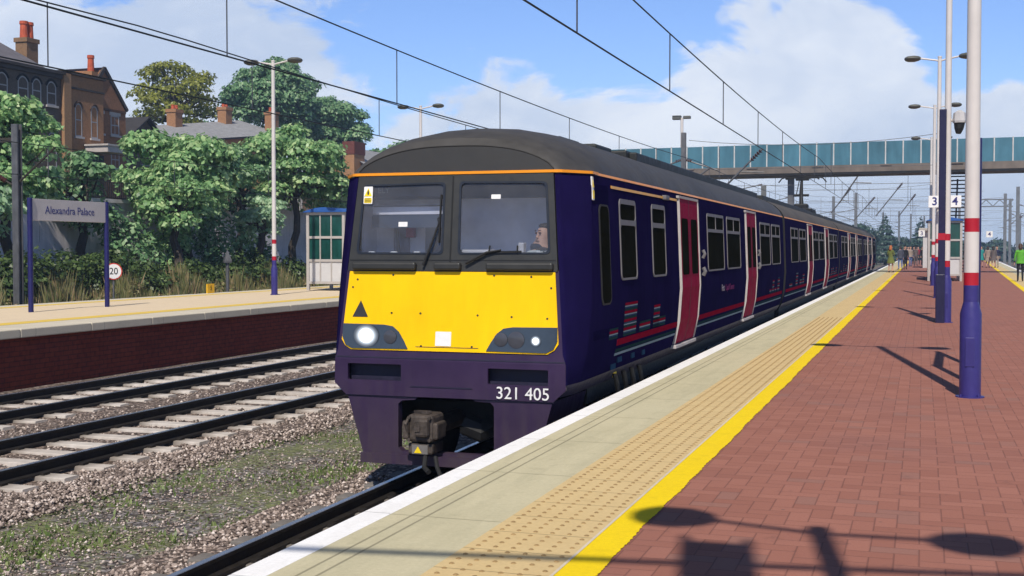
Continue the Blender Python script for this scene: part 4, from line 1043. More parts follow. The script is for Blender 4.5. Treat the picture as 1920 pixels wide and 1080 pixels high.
# ------------------------------------------------------------------ platform shelters
def shelter(x0, y0, label, L=5.6, W=1.55, post_side=-1):
    t = thing('platform_shelter', label, 'shelter', (x0+W/2, y0, PZ), 'platform shelters'); x1 = x0+W; zt = 3.72
    f = MB()
    for x in (x0, x1-.11):
        for y in np.linspace(y0, y0+L-.11, 4): f.bbox(x, x+.11, y, y+.11, PZ-.01, zt+.06, .008)
    for z in (PZ+.3, 2.02, 2.86, zt):
        for y in (y0+.01, y0+L-.1): f.box(x0+.11, x1-.11, y, y+.08, z-.045, z+.045)
        for x in (x0+.015, x1-.095): f.box(x, x+.08, y0+.11, y0+L-.11, z-.045, z+.045)
    for k in (1, 2):
        x = x0+.11+(W-.22)*k/3
        for y in (y0+.02, y0+L-.09): f.box(x-.02, x+.02, y, y+.06, PZ+.33, zt-.05)
    for k in range(1, 9):
        y = y0+.11+(L-.22)*k/9
        f.box(x0+.03, x0+.09, y-.02, y+.02, PZ+.33, zt-.05)
    f.build('frame', M_shpost, t)
    for y in (y0+.055, y0+L-.05):
        g_ = MB()
        for z0, z1 in ((2.06, 2.82), (2.90, zt-.05)): g_.box(x0+.11, x1-.11, y, y+.012, z0, z1)
        g_.build('glazing', M_shgreen, t)
        g_ = MB(); g_.box(x0+.11, x1-.11, y, y+.015, PZ+.25, 1.98); g_.build('lower_panel', M_shpanel, t)
    g_ = MB(); 
    for z0, z1 in ((2.06, 2.82), (2.90, zt-.05)): g_.box(x0+.05, x0+.062, y0+.11, y0+L-.11, z0, z1)
    g_.build('glazing', M_shgreen, t)
    g_ = MB(); g_.box(x0+.05, x0+.065, y0+.11, y0+L-.11, PZ+.25, 1.98); g_.build('lower_panel', M_shpanel, t)
    r = MB(); pts = [(x0-.08+(W+.16)*k/12, zt+.06+.17*sin(pi*k/12)**.8) for k in range(13)]
    r.plate(pts+[(x1+.08, zt+.05), (x0-.08, zt+.05)], [], lambda x, z: (x, y0-.1, z), (0, L+.2, 0)); r.build('roof', M_shblue, t)
    b_ = MB(); b_.box(x0+.2, x0+.55, y0+.5, y0+L-.5, PZ+.42, PZ+.47); b_.build('bench', M_shpost, t)
    return t
shelter(-21.32, 40.1, 'platform shelter with blue arched roof beside the train front on the left platform')
shelter(.25, 61.6, 'platform shelter with blue roof and green glazing behind the lamp posts on the island platform')
t = thing('platform_hut', 'pale flat roofed hut far down the island platform beyond the shelter', 'hut', (.9, 106, PZ))
b = MB(); b.bbox(.05, 2.2, 104, 110, PZ-.01, 3.9, .03); b.build('wall', M_shpanel, t)
b = MB(); b.bbox(-.25, 2.5, 103.5, 110.5, 3.9, 4.12, .03); b.build('roof', M_shpost, t)
b = MB(); b.bbox(.02, .05, 106, 107, PZ, 3.0, .005); b.build('door', M_shgreen, t)

# ------------------------------------------------------------------ overhead line
def line(xc, label, y0, y1, zc=5.42, zm=6.48, ph=3.32, yl_=36):
    t = thing('overhead_line', label, 'overhead line', (xc, (y0+y1)/2, zc), 'overhead lines above the tracks')
    c = MB(); c.tube([(xc, y, zc) for y in np.linspace(y0, y1, 30)], .0135, 6); c.build('contact_wire', M_wire, t)
    mz = lambda y: zm+.00044*(((y-yl_+22) % 44)-22)**2
    c = MB(); c.tube([(xc, y, mz(y)) for y in np.linspace(y0, y1, 160)], .0135, 6); c.build('messenger_wire', M_wire, t)
    y = ph-6.55*3; pr = None
    while y < 130:
        if y > y0:
            d = MB(); d.tube([(xc, y, zc), (xc, y, mz(y))], .012, 6)
            if pr is None: pr = d.build('dropper', M_drop, t, org=(xc, y, zc)); L0 = mz(y)-zc
            else:
                o = pr.copy(); COL.objects.link(o); o.parent = t; o.location = (0, y-(y0+y1)/2, 0); o.scale.z = (mz(y)-zc)/L0
        y += 6.55
    return t
line(-4.54, 'overhead wires with droppers above the purple train', 11.6, 240, 5.41, 6.41, 16.41, 36)
line(-10.35, 'overhead wires with droppers above the middle track beside the mossy strip', -16, 240, 5.45, 6.47, 16.9, 37)
line(-13.79, 'overhead wires above the track along the left platform wall', -16, 240, 5.46, 6.36, 16.97, 42)
line(11.5, 'overhead wires above the track right of the island platform', -16, 240, 5.42, 6.5, 16.5)
line(-24.9, 'overhead wires above the overgrown track behind the left platform', -16, 240, 4.6, 5.5, 17.5)

def mast(x, y, zt, label, w=.24, m=None, base=-.26):
    t = thing('overhead_mast', label, 'mast', (x, y, base), 'steel masts of the overhead line'); m = m or M_galv
    b = MB(); b.box(x-w/2, x+w/2, y-w/2, y-w/2+.04, base, zt); b.box(x-w/2, x+w/2, y+w/2-.04, y+w/2, base, zt); b.box(x-.03, x+.03, y-w/2+.04, y+w/2-.04, base, zt); b.build('column', m, t)
    b = MB(); b.bbox(x-w*.9, x+w*.9, y-w*.9, y+w*.9, base-.05, base+.35, .03); b.build('footing', M_sleepd, t)
    return t
def cantilever(t, x, y, xc, zc, m=None):
    """bracket from mast to the wire above track xc"""
    m = m or M_galv; s = 1 if xc > x else -1
    b = MB(); b.tube([(x+s*.1, y, zc+1.7), (xc+s*.1, y, zc+1.12)], .04, 8); b.tube([(x+s*.1, y, zc+.35), (xc-s*.3, y, zc+1.25)], .045, 8)
    b.tube([(x+s*.4, y, zc+.5), (xc+s*.35, y, zc+.12), (xc, y, zc)], .03, 8); b.build('cantilever', m, t)
    b = MB()
    for z0, z1 in ((zc+1.69, zc+1.6), (zc+.37, zc+.55)):
        for k in range(3): b.tube([(x+s*(.16+k*.1), y, z0+(z1-z0)*k/4), (x+s*(.22+k*.1), y, z0+(z1-z0)*(k+.5)/4)], [.09, .05], 10)
    b.build('insulator', M_ins, t)
def strut(t, a, bpt, m, r=.06):
    b = MB(); b.tube([a, bpt], r, 8)
    A, B = Vector(a), Vector(bpt)
    b.build('diagonal_arm', m, t)
    q = MB(); d = (B-A).normalized(); L = (B-A).length
    for k in range(5): q.tube([A+d*(.1+k*.14), A+d*(.18+k*.14)], [.13, .07], 8)
    q.build('insulator', M_ins, t)
# left foreground mast with boom, and the rows further off
t = mast(-26.3, 30.9, 6.25, 'dark steel mast with cross boom behind the station name board', .22, base=-.2)
b = MB(); b.bar((-28.6, 30.9, 5.75), (-26.3, 30.9, 5.78), .10, .14); b.tube([(-26.2, 30.9, 4.5), (-24.9, 30.9, 5.5)], .035, 8); b.tube([(-27.4, 30.8, 4.9), (-26.4, 30.8, 4.4)], .03, 8); b.build('boom', mat('boom_dark', (.035, .03, .022), .7), t)
b = MB(); 
for k in range(4): b.tube([(-26.95+k*.09, 30.8, 4.68-k*.045), (-26.9+k*.09, 30.8, 4.65-k*.045)], [.09, .05], 10)
b.build('insulator', M_ins, t)
def headspan(y, x0, x1, z, label, sag=.5, extra=()):
    t = thing('cross_wires', label, 'cross wires', ((x0+x1)/2, y, z), 'cross wires spanning between masts')
    c = MB(); c.tube([(x0+(x1-x0)*k/14, y, z-sag*4*(k/14)*(1-k/14)) for k in range(15)], .016, 6); c.tube([(x0, y, z-1.6), (x1, y, z-1.6)], .014, 6); c.tube([(x0, y, z-2.5), (x1, y, z-2.5)], .014, 6)
    for xc in extra: c.tube([(xc, y, z-.45), (xc, y, z-2.5)], .014, 6)
    c.build('wire', M_drop, t)
    return t
t = mast(-12.05, 64.8, 8.6, 'steel mast in front of the footbridge just above the train roof', .24); cantilever(t, -12.05, 64.8, -10.35, 5.46); cantilever(t, -12.05, 64.8, -13.79, 5.46)
mast(.80, 66.6, 8.85, 'steel mast rising behind the island shelter in front of the footbridge', .27, base=PZ)
headspan(66, -12, .8, 8.3, 'cross wires between the two masts in front of the footbridge', .4, (-4.54, -10.35))
MF = M_mastl
rows = [(-11.3, 112.8, 8.6, 'grey mast behind the raised pantograph, seen under the footbridge', -13.79), (-10.9, 90, 7.0, 'grey mast under the footbridge left of the pantograph', -13.79),
        (-10.51, 157.7, 9.0, 'thin grey mast between the pantograph and the distant trees', -13.79), (-7.42, 149.5, 9.0, 'stout grey mast standing before the dark trees beyond the train', -10.35),
        (-6.66, 229, 9.0, 'distant mast just above the rear end of the train', -10), (-3.84, 223.4, 9.0, 'distant mast with a leaning arm beyond the rear of the train', -7.5), (-2.05, 241, 9.0, 'distant mast among the round trees left of the number 3 sign', -5), (.34, 257, 9.0, 'most distant mast, beside the far number 3 sign', -3),
        (9.28, 156.5, 9.0, 'left mast of the cluster at the right end of the island platform', 11.5), (10.99, 175, 9.0, 'middle mast of the cluster at the right end of the island platform', 12.5), (9.52, 139.6, 9.0, 'tallest mast, above the person in the green jacket', 11.5), (17.84, 255, 9.0, 'short distant mast at the right edge beyond the green jacket', 14)]
for x, y, z, l, xc in rows:
    t = mast(x, y, z, l, .34, MF); cantilever(t, x, y, xc, 5.4, MF)
t = thing('overhead_gantry', 'lattice gantry beam across the tracks far down the right side', 'gantry', (11, 170, 8.3))
b = MB(); b.box(4.5, 11, 169.9, 170.1, 8.75, 8.9); b.box(4.5, 11, 169.9, 170.1, 7.85, 8.0)
for k in range(8): b.bar((4.5+k*.82, 170, 7.95 if k % 2 else 8.8), (4.5+(k+1)*.82, 170, 8.8 if k % 2 else 7.95), .1)
b.build('lattice_beam', MF, t)
b = MB(); b.box(4.4, 4.7, 169.85, 170.15, -.2, 8.9); b.build('column', MF, t)
# leaning registration arms under the far spans
arms = [(113, (1624.5, 310), (1571.7, 384)), ]
for (yy, xa, za, xb, zb, l) in ((88, -3.6, 8.45, -5.5, 5.6, 'leaning registration arm crossing below the footbridge right of the pantograph'), (118, -1.75, 8.5, -4.1, 5.45, 'leaning registration arm above the rear carriage'),
                               (128, -.65, 7.9, -2.3, 5.6, 'leaning registration arm left of the number 3 sign'), (108, -5.8, 7.6, -7.4, 5.5, 'leaning registration arm beside the thin mast'), (122, -4.3, 7.4, -6.2, 5.2, 'leaning registration arm beside the stout mast'),
                               (62, -7.6, 7.4, -9.8, 5.2, 'leaning registration arm left of the pantograph')):
    t = thing('registration_arm', l, 'registration arm', (xa, yy, za), 'leaning arms of the overhead line'); strut(t, (xa, yy, za), (xb, yy, zb), M_galv, .05)
    b = MB(); b.tube([((xa+xb)/2, yy, (za+zb)/2), ((xa+xb)/2+1.2, yy, (za+zb)/2-.05)], .035, 6); b.build('stay', M_galv, t)
for y, x0, x1, z, l in ((92, -14, 1, 8.3, 'cross wires just beyond the footbridge'), (113, -14, 2.5, 8.3, 'cross wires beyond the footbridge at the grey mast'), (135, -14, 6, 8.4, 'cross wires above the rear carriage'), (157, -14, 9, 8.6, 'cross wires between the thin mast and the right-hand masts'), (190, -14, 9, 9.0, 'distant cross wires over the rear of the train'), (230, -14, 14, 9, 'most distant cross wires above the far trees')):
    headspan(y, x0, x1, z, l, .6, (-4.5, -10.3, -1))
# masts behind the viewer carrying the span wire whose thin shadow crosses the slabs
t = mast(-7.4, -2.7, 9.2, 'steel mast between the tracks behind the viewer', .24); mast(3.2, -.7, 9.2, 'steel mast behind the viewer on the island platform', .24, base=PZ)
t = thing('cross_wires', 'cross wire behind the viewer casting a thin shadow over the pale slabs', 'cross wires', (-2, -1.6, 9), 'cross wires spanning between masts')
b = MB(); b.tube([(-7.4, -2.55, 9.0), (3.2, -.65, 9.0)], .035, 8); b.build('wire', M_wire, t)

# ------------------------------------------------------------------ footbridge
A = Vector((-24.5, 82.1, 0)); B = Vector((17, 79.7, 0)); U = (B-A).normalized(); N = Vector((-U.y, U.x, 0)); L = (B-A).length
t = thing('footbridge', 'footbridge with teal panels and a grey girder crossing above the platforms', 'footbridge', tuple(A))
def bp(u, n, z): return tuple(A+U*u+N*n+Vector((0, 0, z)))
def bbox2(mb, u0, u1, n0, n1, z0, z1, mi=0):
    vs = [bp(u, n, z) for u in (u0, u1) for n in (n0, n1) for z in (z0, z1)]
    mb.add(vs, [(0,1,3,2),(4,6,7,5),(0,4,5,1),(2,3,7,6),(0,2,6,4),(1,5,7,3)], mi)
b = MB(); bbox2(b, 0, L, -.12, .16, 7.33, 7.78); bbox2(b, 0, L, 2.3, 2.6, 7.33, 7.78); 
for k in range(int(L/4.2)): bbox2(b, k*4.2+1, k*4.2+1.7, -.2, -.12, 7.7, 7.78)
b.build('girder', M_bgird, t)
b = MB(); bbox2(b, 0, L, -.1, 2.6, 7.18, 7.33); b.build('deck', M_black, t)
b = MB(); bbox2(b, 0, L, 0, .05, 7.78, 9.22); bbox2(b, 0, L, 2.42, 2.47, 7.78, 9.22); b.build('side_panel', M_bteal, t)
proto = None; k = 0
for k in range(int(L/1.06)+1):
    u = k*1.06
    if proto is None:
        b = MB(); bbox2(b, 0, .075, -.06, -.002, 7.76, 9.27); proto = b.build('panel_post', M_bpost, t); 
    else: o = proto.copy(); COL.objects.link(o); o.parent = t; o.location = U*u
for (x, y) in ((-8.2, 82.3), (7.2, 81.4), (-17.5, 83)):
    b = MB(); b.box(x-.2, x+.2, y-.2, y+.2, -.2, 7.2); b.build('support', M_galv, t)
# stair down to the platform beyond
b = MB()
for k in range(26):
    z = 7.1-k*.24; y = 83.2+k*.33
    b.box(1.45, 2.75, y, y+.30, z-.07, z)
b.bar((1.42, 83.2, 7.2), (1.42, 91.8, .95), .06, .3); b.bar((2.78, 83.2, 7.2), (2.78, 91.8, .95), .06, .3); b.bar((2.1, 83.3, 6.85), (2.1, 91.8, .8), .1, .12)
b.build('stair', M_black, t)
b = MB()
for x in (1.42, 2.78):
    b.tube([(x, 83.2, 8.2), (x, 91.8, 2)], .03, 6)
    for k in range(8): b.tube([(x, 83.2+k*1.2, 7.2-k*.872), (x, 83.2+k*1.2, 8.2-k*.872)], .02, 6)
b.build('handrail', M_bgird, t)

# ------------------------------------------------------------------ houses on the bank (facades look towards the tracks, +x)
def hwin(x, y0, y1, z0, z1, parent, arch=False, mull=1, trans=True, lintel=None):
    """window in a wall whose outer face is at x, looking to +x"""
    ol_ = [(y0, z0), (y1, z0), (y1, z1), (y0, z1)]
    if arch: 
        h_ = (y1-y0)*.35; ol_ = [(y0, z0), (y1, z0)]+[(y1-(y1-y0)*k/8, z1-h_+h_*sin(pi*k/8)**.7) for k in range(9)]
    g = MB(); g.plate(ol_, [], lambda y, z: (x-.06, y, z), (-.03, 0, 0)); 
    fr = MB(); c_ = Vector(((y0+y1)/2, (z0+z1)/2)); inn = [(c_.x+(p[0]-c_.x)*(1-.14/(y1-y0)), c_.y+(p[1]-c_.y)*(1-.14/(z1-z0))) for p in ol_]
    fr.plate(ol_, [inn], lambda y, z: (x+.012, y, z), (-.08, 0, 0))
    if trans: fr.box(x-.05, x+.008, y0+.05, y1-.05, (z0+z1)/2-.03, (z0+z1)/2+.03)
    for k in range(1, mull+1): fr.box(x-.05, x+.006, y0+(y1-y0)*k/(mull+1)-.02, y0+(y1-y0)*k/(mull+1)+.02, z0+.05, z1-.08)
    f = fr.build('window', M_wframe, parent); g.build('pane', M_win, f)
    s = MB(); s.box(x-.05, x+.10, y0-.10, y1+.10, z0-.12, z0-.003); s.build('sill', M_sill, f)
    if lintel: 
        l = MB()
        if arch: l.tube([(x+.01, y0-.06+(y1-y0+.12)*k/8, z1-.25+.33*sin(pi*k/8)**.7) for k in range(9)], .07, 6)
        else: l.box(x-.02, x+.03, y0-.12, y1+.12, z1+.003, z1+.2)
        l.build('lintel', lintel, f)
def chimney(parent, x, y, w, d, z0, z1, pots, m, ph=1.0, pr=.16):
    b = MB(); b.box(x-d/2, x+d/2, y-w/2, y+w/2, z0, z1-.25); b.box(x-d/2-.07, x+d/2+.07, y-w/2-.07, y+w/2+.07, z1-.25, z1)
    c = b.build('chimney', m, parent)
    for k in range(pots):
        yy = y+(k-(pots-1)/2)*(w/max(pots, 1))*.95
        q = MB(); q.tube([(x, yy, z1-.01), (x, yy, z1+ph*.8), (x, yy, z1+ph*.82), (x, yy, z1+ph)], [pr*1.05, pr*.9, pr*1.1, pr*1.05], 12); q.build('chimney_pot', M_pot, c)
# large dark house with slate roof
t = thing('house', 'large dark brick house with hipped slate roof and tall red chimney pots', 'house', (-48, 48, 4.5), 'houses on the bank')
b = MB(); b.box(-53, -45.002, 36, 56.42, 3, 12.0); b.build('wall', M_bk_dark, t)
b = MB(); b.box(-53.2, -44.72, 35.8, 56.5, 12.0, 12.16); b.box(-53.1, -44.86, 35.9, 56.5, 11.78, 12.0); b.build('cornice', mat('cornice_dark', (.05, .04, .035), .8), t)
b = MB(); b.add([(-44.8, 36, 12.16), (-45.6, 56.7, 12.16), (-53.5, 56.9, 12.16), (-54, 36, 12.16), (-49.2, 40, 14.4), (-49.2, 56.2, 14.12)], [(0, 1, 5, 4), (1, 2, 5), (2, 3, 4, 5), (3, 0, 4)]); b.build('roof', M_slate, t)
chimney(t, -49.5, 59.1, .95, .8, 11.9, 14.65, 2, brick_mat('brick_chimney', (.19, .11, .055), (.24, .14, .075), (.17, .13, .10), 4), .98, .23)
for y0, y1 in ((49.0, 49.8), (51.45, 52.25), (53.0, 53.8), (54.2-.1, 54.9-.1), (55.25, 56.0)): hwin(-45, y0, y1, 10.25, 11.55, t, True, 0, True, M_black)
for y0, y1 in ((49.0, 49.8), (51.45, 52.25), (53.0, 53.8), (55.25, 56.0)): hwin(-45, y0, y1, 6.9, 8.8, t, True, 0, True, M_black)
# tall brown parapet house
t = thing('house', 'brown brick house with flat parapet and two tall arched windows', 'house', (-47, 58.3, 4.5), 'houses on the bank')
b = MB(); b.box(-53, -44.95, 56.44, 60.02, 3, 12.12); b.build('wall', M_bk_brown, t)
b = MB(); b.box(-44.93, -44.78, 56.4, 57.0, 3, 12.3); b.build('corner_pier', brick_mat('brick_pier', (.28, .16, .08), (.33, .19, .10), (.25, .17, .11), 4), t)
b = MB(); b.box(-53, -44.78, 56.4, 60.08, 12.12, 12.28); b.box(-44.948, -44.86, 57.0, 60.04, 11.35, 11.45); b.build('cornice', MATS['cornice_dark'], t)
for y0, y1 in ((57.5, 58.1), (58.88, 59.48)): hwin(-44.95, y0, y1, 8.75, 10.6, t, True, 0, True, mat('arch_dark', (.07, .04, .025), .8))
b = MB(); b.box(-44.9, -43.4, 58.3, 60.0, 7.9, 8.25); b.box(-44.9, -43.3, 58.2, 60.1, 8.25, 8.35); b.build('porch_roof', M_sill, t)
b = MB(); b.box(-44.94, -44.7, 58.7, 59.7, 5.2, 7.8); b.build('door', M_black, t)
chimney(t, -46, 60.3, .42, .42, 11.9, 12.75, 1, M_bk_brown, .95, .19)
# gabled brick house
t = thing('house', 'brown gabled brick house with small sash windows beside the parapet house', 'house', (-48, 61, 4.5), 'houses on the bank')
b = MB(); gx = -45.6
prof = [(60.06, 3), (63.0, 3), (63.0, 10.8), (61.0, 12.95), (60.06, 11.9)]
b.plate(prof, [], lambda y, z: (gx, y, z), (-8, 0, 0)); b.build('wall', M_bk_gable, t)
b = MB(); b.bar((gx+.05, 63.1, 10.75), (gx+.05, 60.95, 13.05), .12, .2); b.bar((gx+.05, 60.95, 13.05), (gx+.05, 60.1, 12.0), .12, .2); b.build('coping', MATS['cornice_dark'], t)
b = MB(); b.add([(gx, 63.08, 10.75), (gx, 60.95, 13.08), (gx-8, 60.95, 13.08), (gx-8, 63.08, 10.75)], [(0, 1, 2, 3)]); b.build('roof', M_slate, t)
b = MB(); b.box(gx-.01, gx+.06, 60.08, 62.98, 10.55, 10.7); b.box(gx-.01, gx+.05, 60.08, 62.98, 8.35, 8.45); b.build('string_course', mat('brick_band', (.09, .045, .028), .8), t)
for z0, z1 in ((9.2, 10.35), (7.2, 8.3)):
    for y0, y1 in ((60.3, 60.85), (61.55, 62.35)): hwin(gx, y0, y1, z0, z1, t, False, 1, True, M_sill)
chimney(t, -50, 64.4, .7, .6, 8, 12.2, 2, M_bk_brown, .5, .16)
# small dark gabled house and the slate-roofed terrace
t = thing('house', 'small house with dark slate gable roof behind the trees', 'house', (-47.5, 66.5, 5), 'houses on the bank')
b = MB(); b.plate([(64.2, 4), (69.2, 4), (69.2, 9.0), (66.9, 10.7), (64.2, 9.0)], [], lambda y, z: (-47, y, z), (-5, 0, 0)); b.build('wall', M_bk_dark, t)
b = MB(); 
for ya, yb, za, zb in ((63.9, 66.9, 8.85, 10.85), (69.5, 66.9, 8.75, 10.85)): b.add([(-46.6, ya, za), (-46.6, yb, zb), (-52.2, yb, zb), (-52.2, ya, za), (-46.6, ya, za-.12), (-46.6, yb, zb-.12), (-52.2, yb, zb-.12), (-52.2, ya, za-.12)], [(0,1,2,3),(4,7,6,5),(0,4,5,1),(3,2,6,7),(0,3,7,4)])
b.build('roof', mat('slate_dark', (.035, .033, .035), .8, 0, .2, 3, .3, 25), t)
hwin(-47, 66.4, 67.4, 6.5, 7.8, t)
t = thing('terrace_house', 'long brown brick terrace with pale slate roof and three chimneys above the trees', 'terrace', (-54, 84, 5), 'houses on the bank')
ye, yr = (lambda y: 9.75+(y-72)*.118), (lambda y: 10.75+(y-72)*.131)
b = MB(); b.add([(-52, 72, 4), (-52, 93, 4), (-52, 93, ye(93)), (-52, 72, ye(72)), (-60, 72, 4), (-60, 93, 4), (-60, 93, ye(93)), (-60, 72, ye(72)), (-56, 93, yr(93)-.1), (-56, 72, yr(72)-.1)], [(0,1,2,3),(4,7,6,5),(1,5,6,8,2),(0,3,9,7,4)]); b.build('wall', M_bk_row, t)
b = MB(); b.add([(-51.6, 71.7, ye(71.7)-.1), (-51.6, 93.3, ye(93.3)-.1), (-56, 93.3, yr(93.3)), (-56, 71.7, yr(71.7)), (-60.4, 71.7, ye(71.7)-.1), (-60.4, 93.3, ye(93.3)-.1)], [(0,1,2,3),(3,2,5,4)]); b.build('roof', M_slate2, t)
b = MB(); b.bar((-51.55, 71.7, ye(71.7)-.12), (-51.55, 93.3, ye(93.3)-.12), .14, .14); b.build('gutter', M_fdark, t)
for x, y in ((-55.5, 82.9), (-55.5, 90.2), (-52.6, 92.9)): chimney(t, x, y, .95, .8, yr(y)-1, yr(y)+(1.15 if x < -55 else .6), 2, M_bk_brown, .35, .14)
for y in (73, 76, 80, 83, 87, 90): hwin(-52, y, y+1, ye(y)-2.6, ye(y)-1.0, t)
t = thing('house', 'low house with square brick chimney and grey roof just left of the train cab', 'house', (-46, 96, 5), 'houses on the bank')
b = MB(); b.box(-50, -44, 93.5, 104, 4, 9.3); b.build('wall', M_bk_row, t)
b = MB(); b.add([(-43.7, 93.3, 9.2), (-43.7, 104.2, 9.2), (-46.8, 104.2, 11.2), (-46.8, 93.3, 11.2), (-50.3, 93.3, 9.2), (-50.3, 104.2, 9.2)], [(0,1,2,3),(3,2,5,4)]); b.build('roof', M_slate2, t)
b = MB(); b.box(-45.6, -44.6, 92.3, 94.3, 5, 10.3); b.build('chimney', M_bk_row, t); b = MB(); b.box(-45.65, -44.55, 92.25, 94.35, 10.3, 11.35); b.build('chimney', mat('brick_red_dark', (.13, .04, .03), .9, 0, .2, 5), t)
hwin(-44, 96, 97.2, 6.6, 8.2, t); hwin(-44, 99, 100.2, 6.6, 8.2, t)
t = thing('shop_building', 'yellow brick building with a blue fascia half hidden by the right-hand trees', 'building', (-44, 80, 4.5))
b = MB(); b.box(-50, -43, 76, 86, 4, 7.4); b.build('wall', M_bk_row, t); b = MB(); b.box(-43, -42.85, 76.2, 85.8, 6.9, 7.4); b.build('fascia', M_shblue, t); hwin(-43, 78, 79.5, 5.2, 6.5, t); hwin(-43, 81, 82.5, 5.2, 6.5, t)
t = thing('distant_building', 'distant lilac grey block with pale mullions beyond the train roof', 'building', (-24, 222, 0))
b = MB(); b.box(-31, -18.7, 220, 232, -.3, 9.2); b.build('wall', M_bldfar, t)
b = MB(); 
for k in range(9): b.box(-30.6+k*1.45, -30.3+k*1.45, 219.9, 220, 3, 8.4)
b.build('mullion', M_wframe, t)
b = MB(); b.box(-29, -23, 222, 228, 9.2, 10.6); b.build('roof_room', M_bldfar, t)

# ------------------------------------------------------------------ retaining wall and fences
t = thing('retaining_wall', 'grey concrete retaining wall below the houses behind the bushes', 'wall', (-33.2, 60, 1))
b = MB(); 
for k in range(20): 
    y = 28+k*4.0; b.box(-33.5, -33.0, y+.012, y+3.988, .8, 4.42); 
b.box(-33.55, -32.92, 28, 108, 4.42, 4.58); b.build('wall', M_conc, t)
def fence(name, label, y0, y1, x, z0, z1, m, sp, w, rails=2):
    t = thing(name, label, 'fence', (x, (y0+y1)/2, z0)); 
    f = MB()
    for k in range(rails):
        z = z0+(z1-z0)*(.15+.7*k/max(1, rails-1)); f.box(x-.03, x-.005, y0, y1, z-.03, z+.03)
    y = y0
    while y <= y1: f.box(x, x+.02, y, y+w, z0, z1+random.uniform(-.015, .015)); y += sp
    f.build('pickets', m, t)
    for y in np.arange(y0, y1+.1, 2.4):
        p = MB(); p.box(x-.12, x-.03, y-.05, y+.05, z0-.3, z1+.12); p.build('post', m, t)
fence('railing', 'dark iron railing on the retaining wall below the brown houses', 40, 52, -33.8, 4.5, 5.65, M_fdark, .14, .03)
fence('board_fence', 'reddish brown board fence on the wall behind the middle tree', 53, 58, -33.9, 4.5, 5.5, M_fred, .16, .145)
fence('picket_fence', 'white picket fence on the wall behind the left platform lamp post', 58.6, 63, -33.8, 4.5, 5.55, M_fwhite, .22, .12)

# ------------------------------------------------------------------ trees
def leaves(name, clumps, per, size, m, parent, seed=1, droop=.5, flat=.75, org=None):
    """clumps: list of (x, y, z, rx, rz). Leaf faces lie on and in the upper shell of every clump"""
    rng = np.random.default_rng(seed)
    Vs = []
    for (cx_, cy_, cz_, rx, rz) in clumps:
        n = max(12, int(per*(rx*rx)))
        d = rng.normal(size=(n, 3)); d /= np.linalg.norm(d, axis=1)[:, None]
        d[:, 2] = np.where(rng.random(n) < .72, np.abs(d[:, 2]), d[:, 2])
        rr = rng.uniform(.55, 1.05, n)**.6
        lump = 1+.18*np.sin(d[:, 0]*5+cx_)*np.sin(d[:, 1]*5+cy_)
        c = np.stack([cx_+d[:, 0]*rx*rr*lump, cy_+d[:, 1]*rx*rr*lump, cz_+d[:, 2]*rz*rr*lump], 1)
        nrm = d*.75+rng.normal(size=(n, 3))*.38; nrm[:, 2] += flat*.55; nrm /= np.linalg.norm(nrm, axis=1)[:, None]
        out_ = d.copy(); out_[:, 2] = -droop*rng.random(n); out_ += rng.normal(size=(n, 3))*.4
        t1 = out_-nrm*np.sum(out_*nrm, 1)[:, None]; t1 /= np.linalg.norm(t1, axis=1)[:, None]+1e-9
        t2 = np.cross(nrm, t1); s = (size*rng.uniform(.6, 1.35, n))[:, None]
        fold = nrm*s*.12
        V = np.stack([c-t1*s*.5, c+t2*s*.34-fold-t1*s*.05, c+t1*s*.5-nrm*s*.1, c-t2*s*.34-fold-t1*s*.05], 1)
        Vs.append(V.reshape(-1, 3))
    V = np.concatenate(Vs); n = len(V)//4
    if org is None: org = worldloc(parent) if parent else (0, 0, 0)
    V = V-np.array(org)
    me = bpy.data.meshes.new(name); me.vertices.add(n*4); me.vertices.foreach_set('co', V.reshape(-1))
    me.loops.add(n*4); me.loops.foreach_set('vertex_index', np.arange(n*4, dtype=np.int32))
    me.polygons.add(n); me.polygons.foreach_set('loop_start', np.arange(0, n*4, 4, dtype=np.int32))
    me.update(calc_edges=True); me.materials.append(m)
    o = bpy.data.objects.new(name, me); COL.objects.link(o)
    if parent: o.parent = parent; o.location = Vector(org)-Vector(worldloc(parent))
    return o
def limb(b, p0, p1, r0, r1, rnd, n=6, wob=.15):
    p0, p1 = Vector(p0), Vector(p1); L = (p1-p0).length
    pts = [p0+(p1-p0)*k/n+Vector((rnd.uniform(-1, 1), rnd.uniform(-1, 1), rnd.uniform(-.4, .4)))*wob*L*.18*(0 if k in (0, n) else 1) for k in range(n+1)]
    b.tube(pts, [r0+(r1-r0)*k/n for k in range(n+1)], 8)
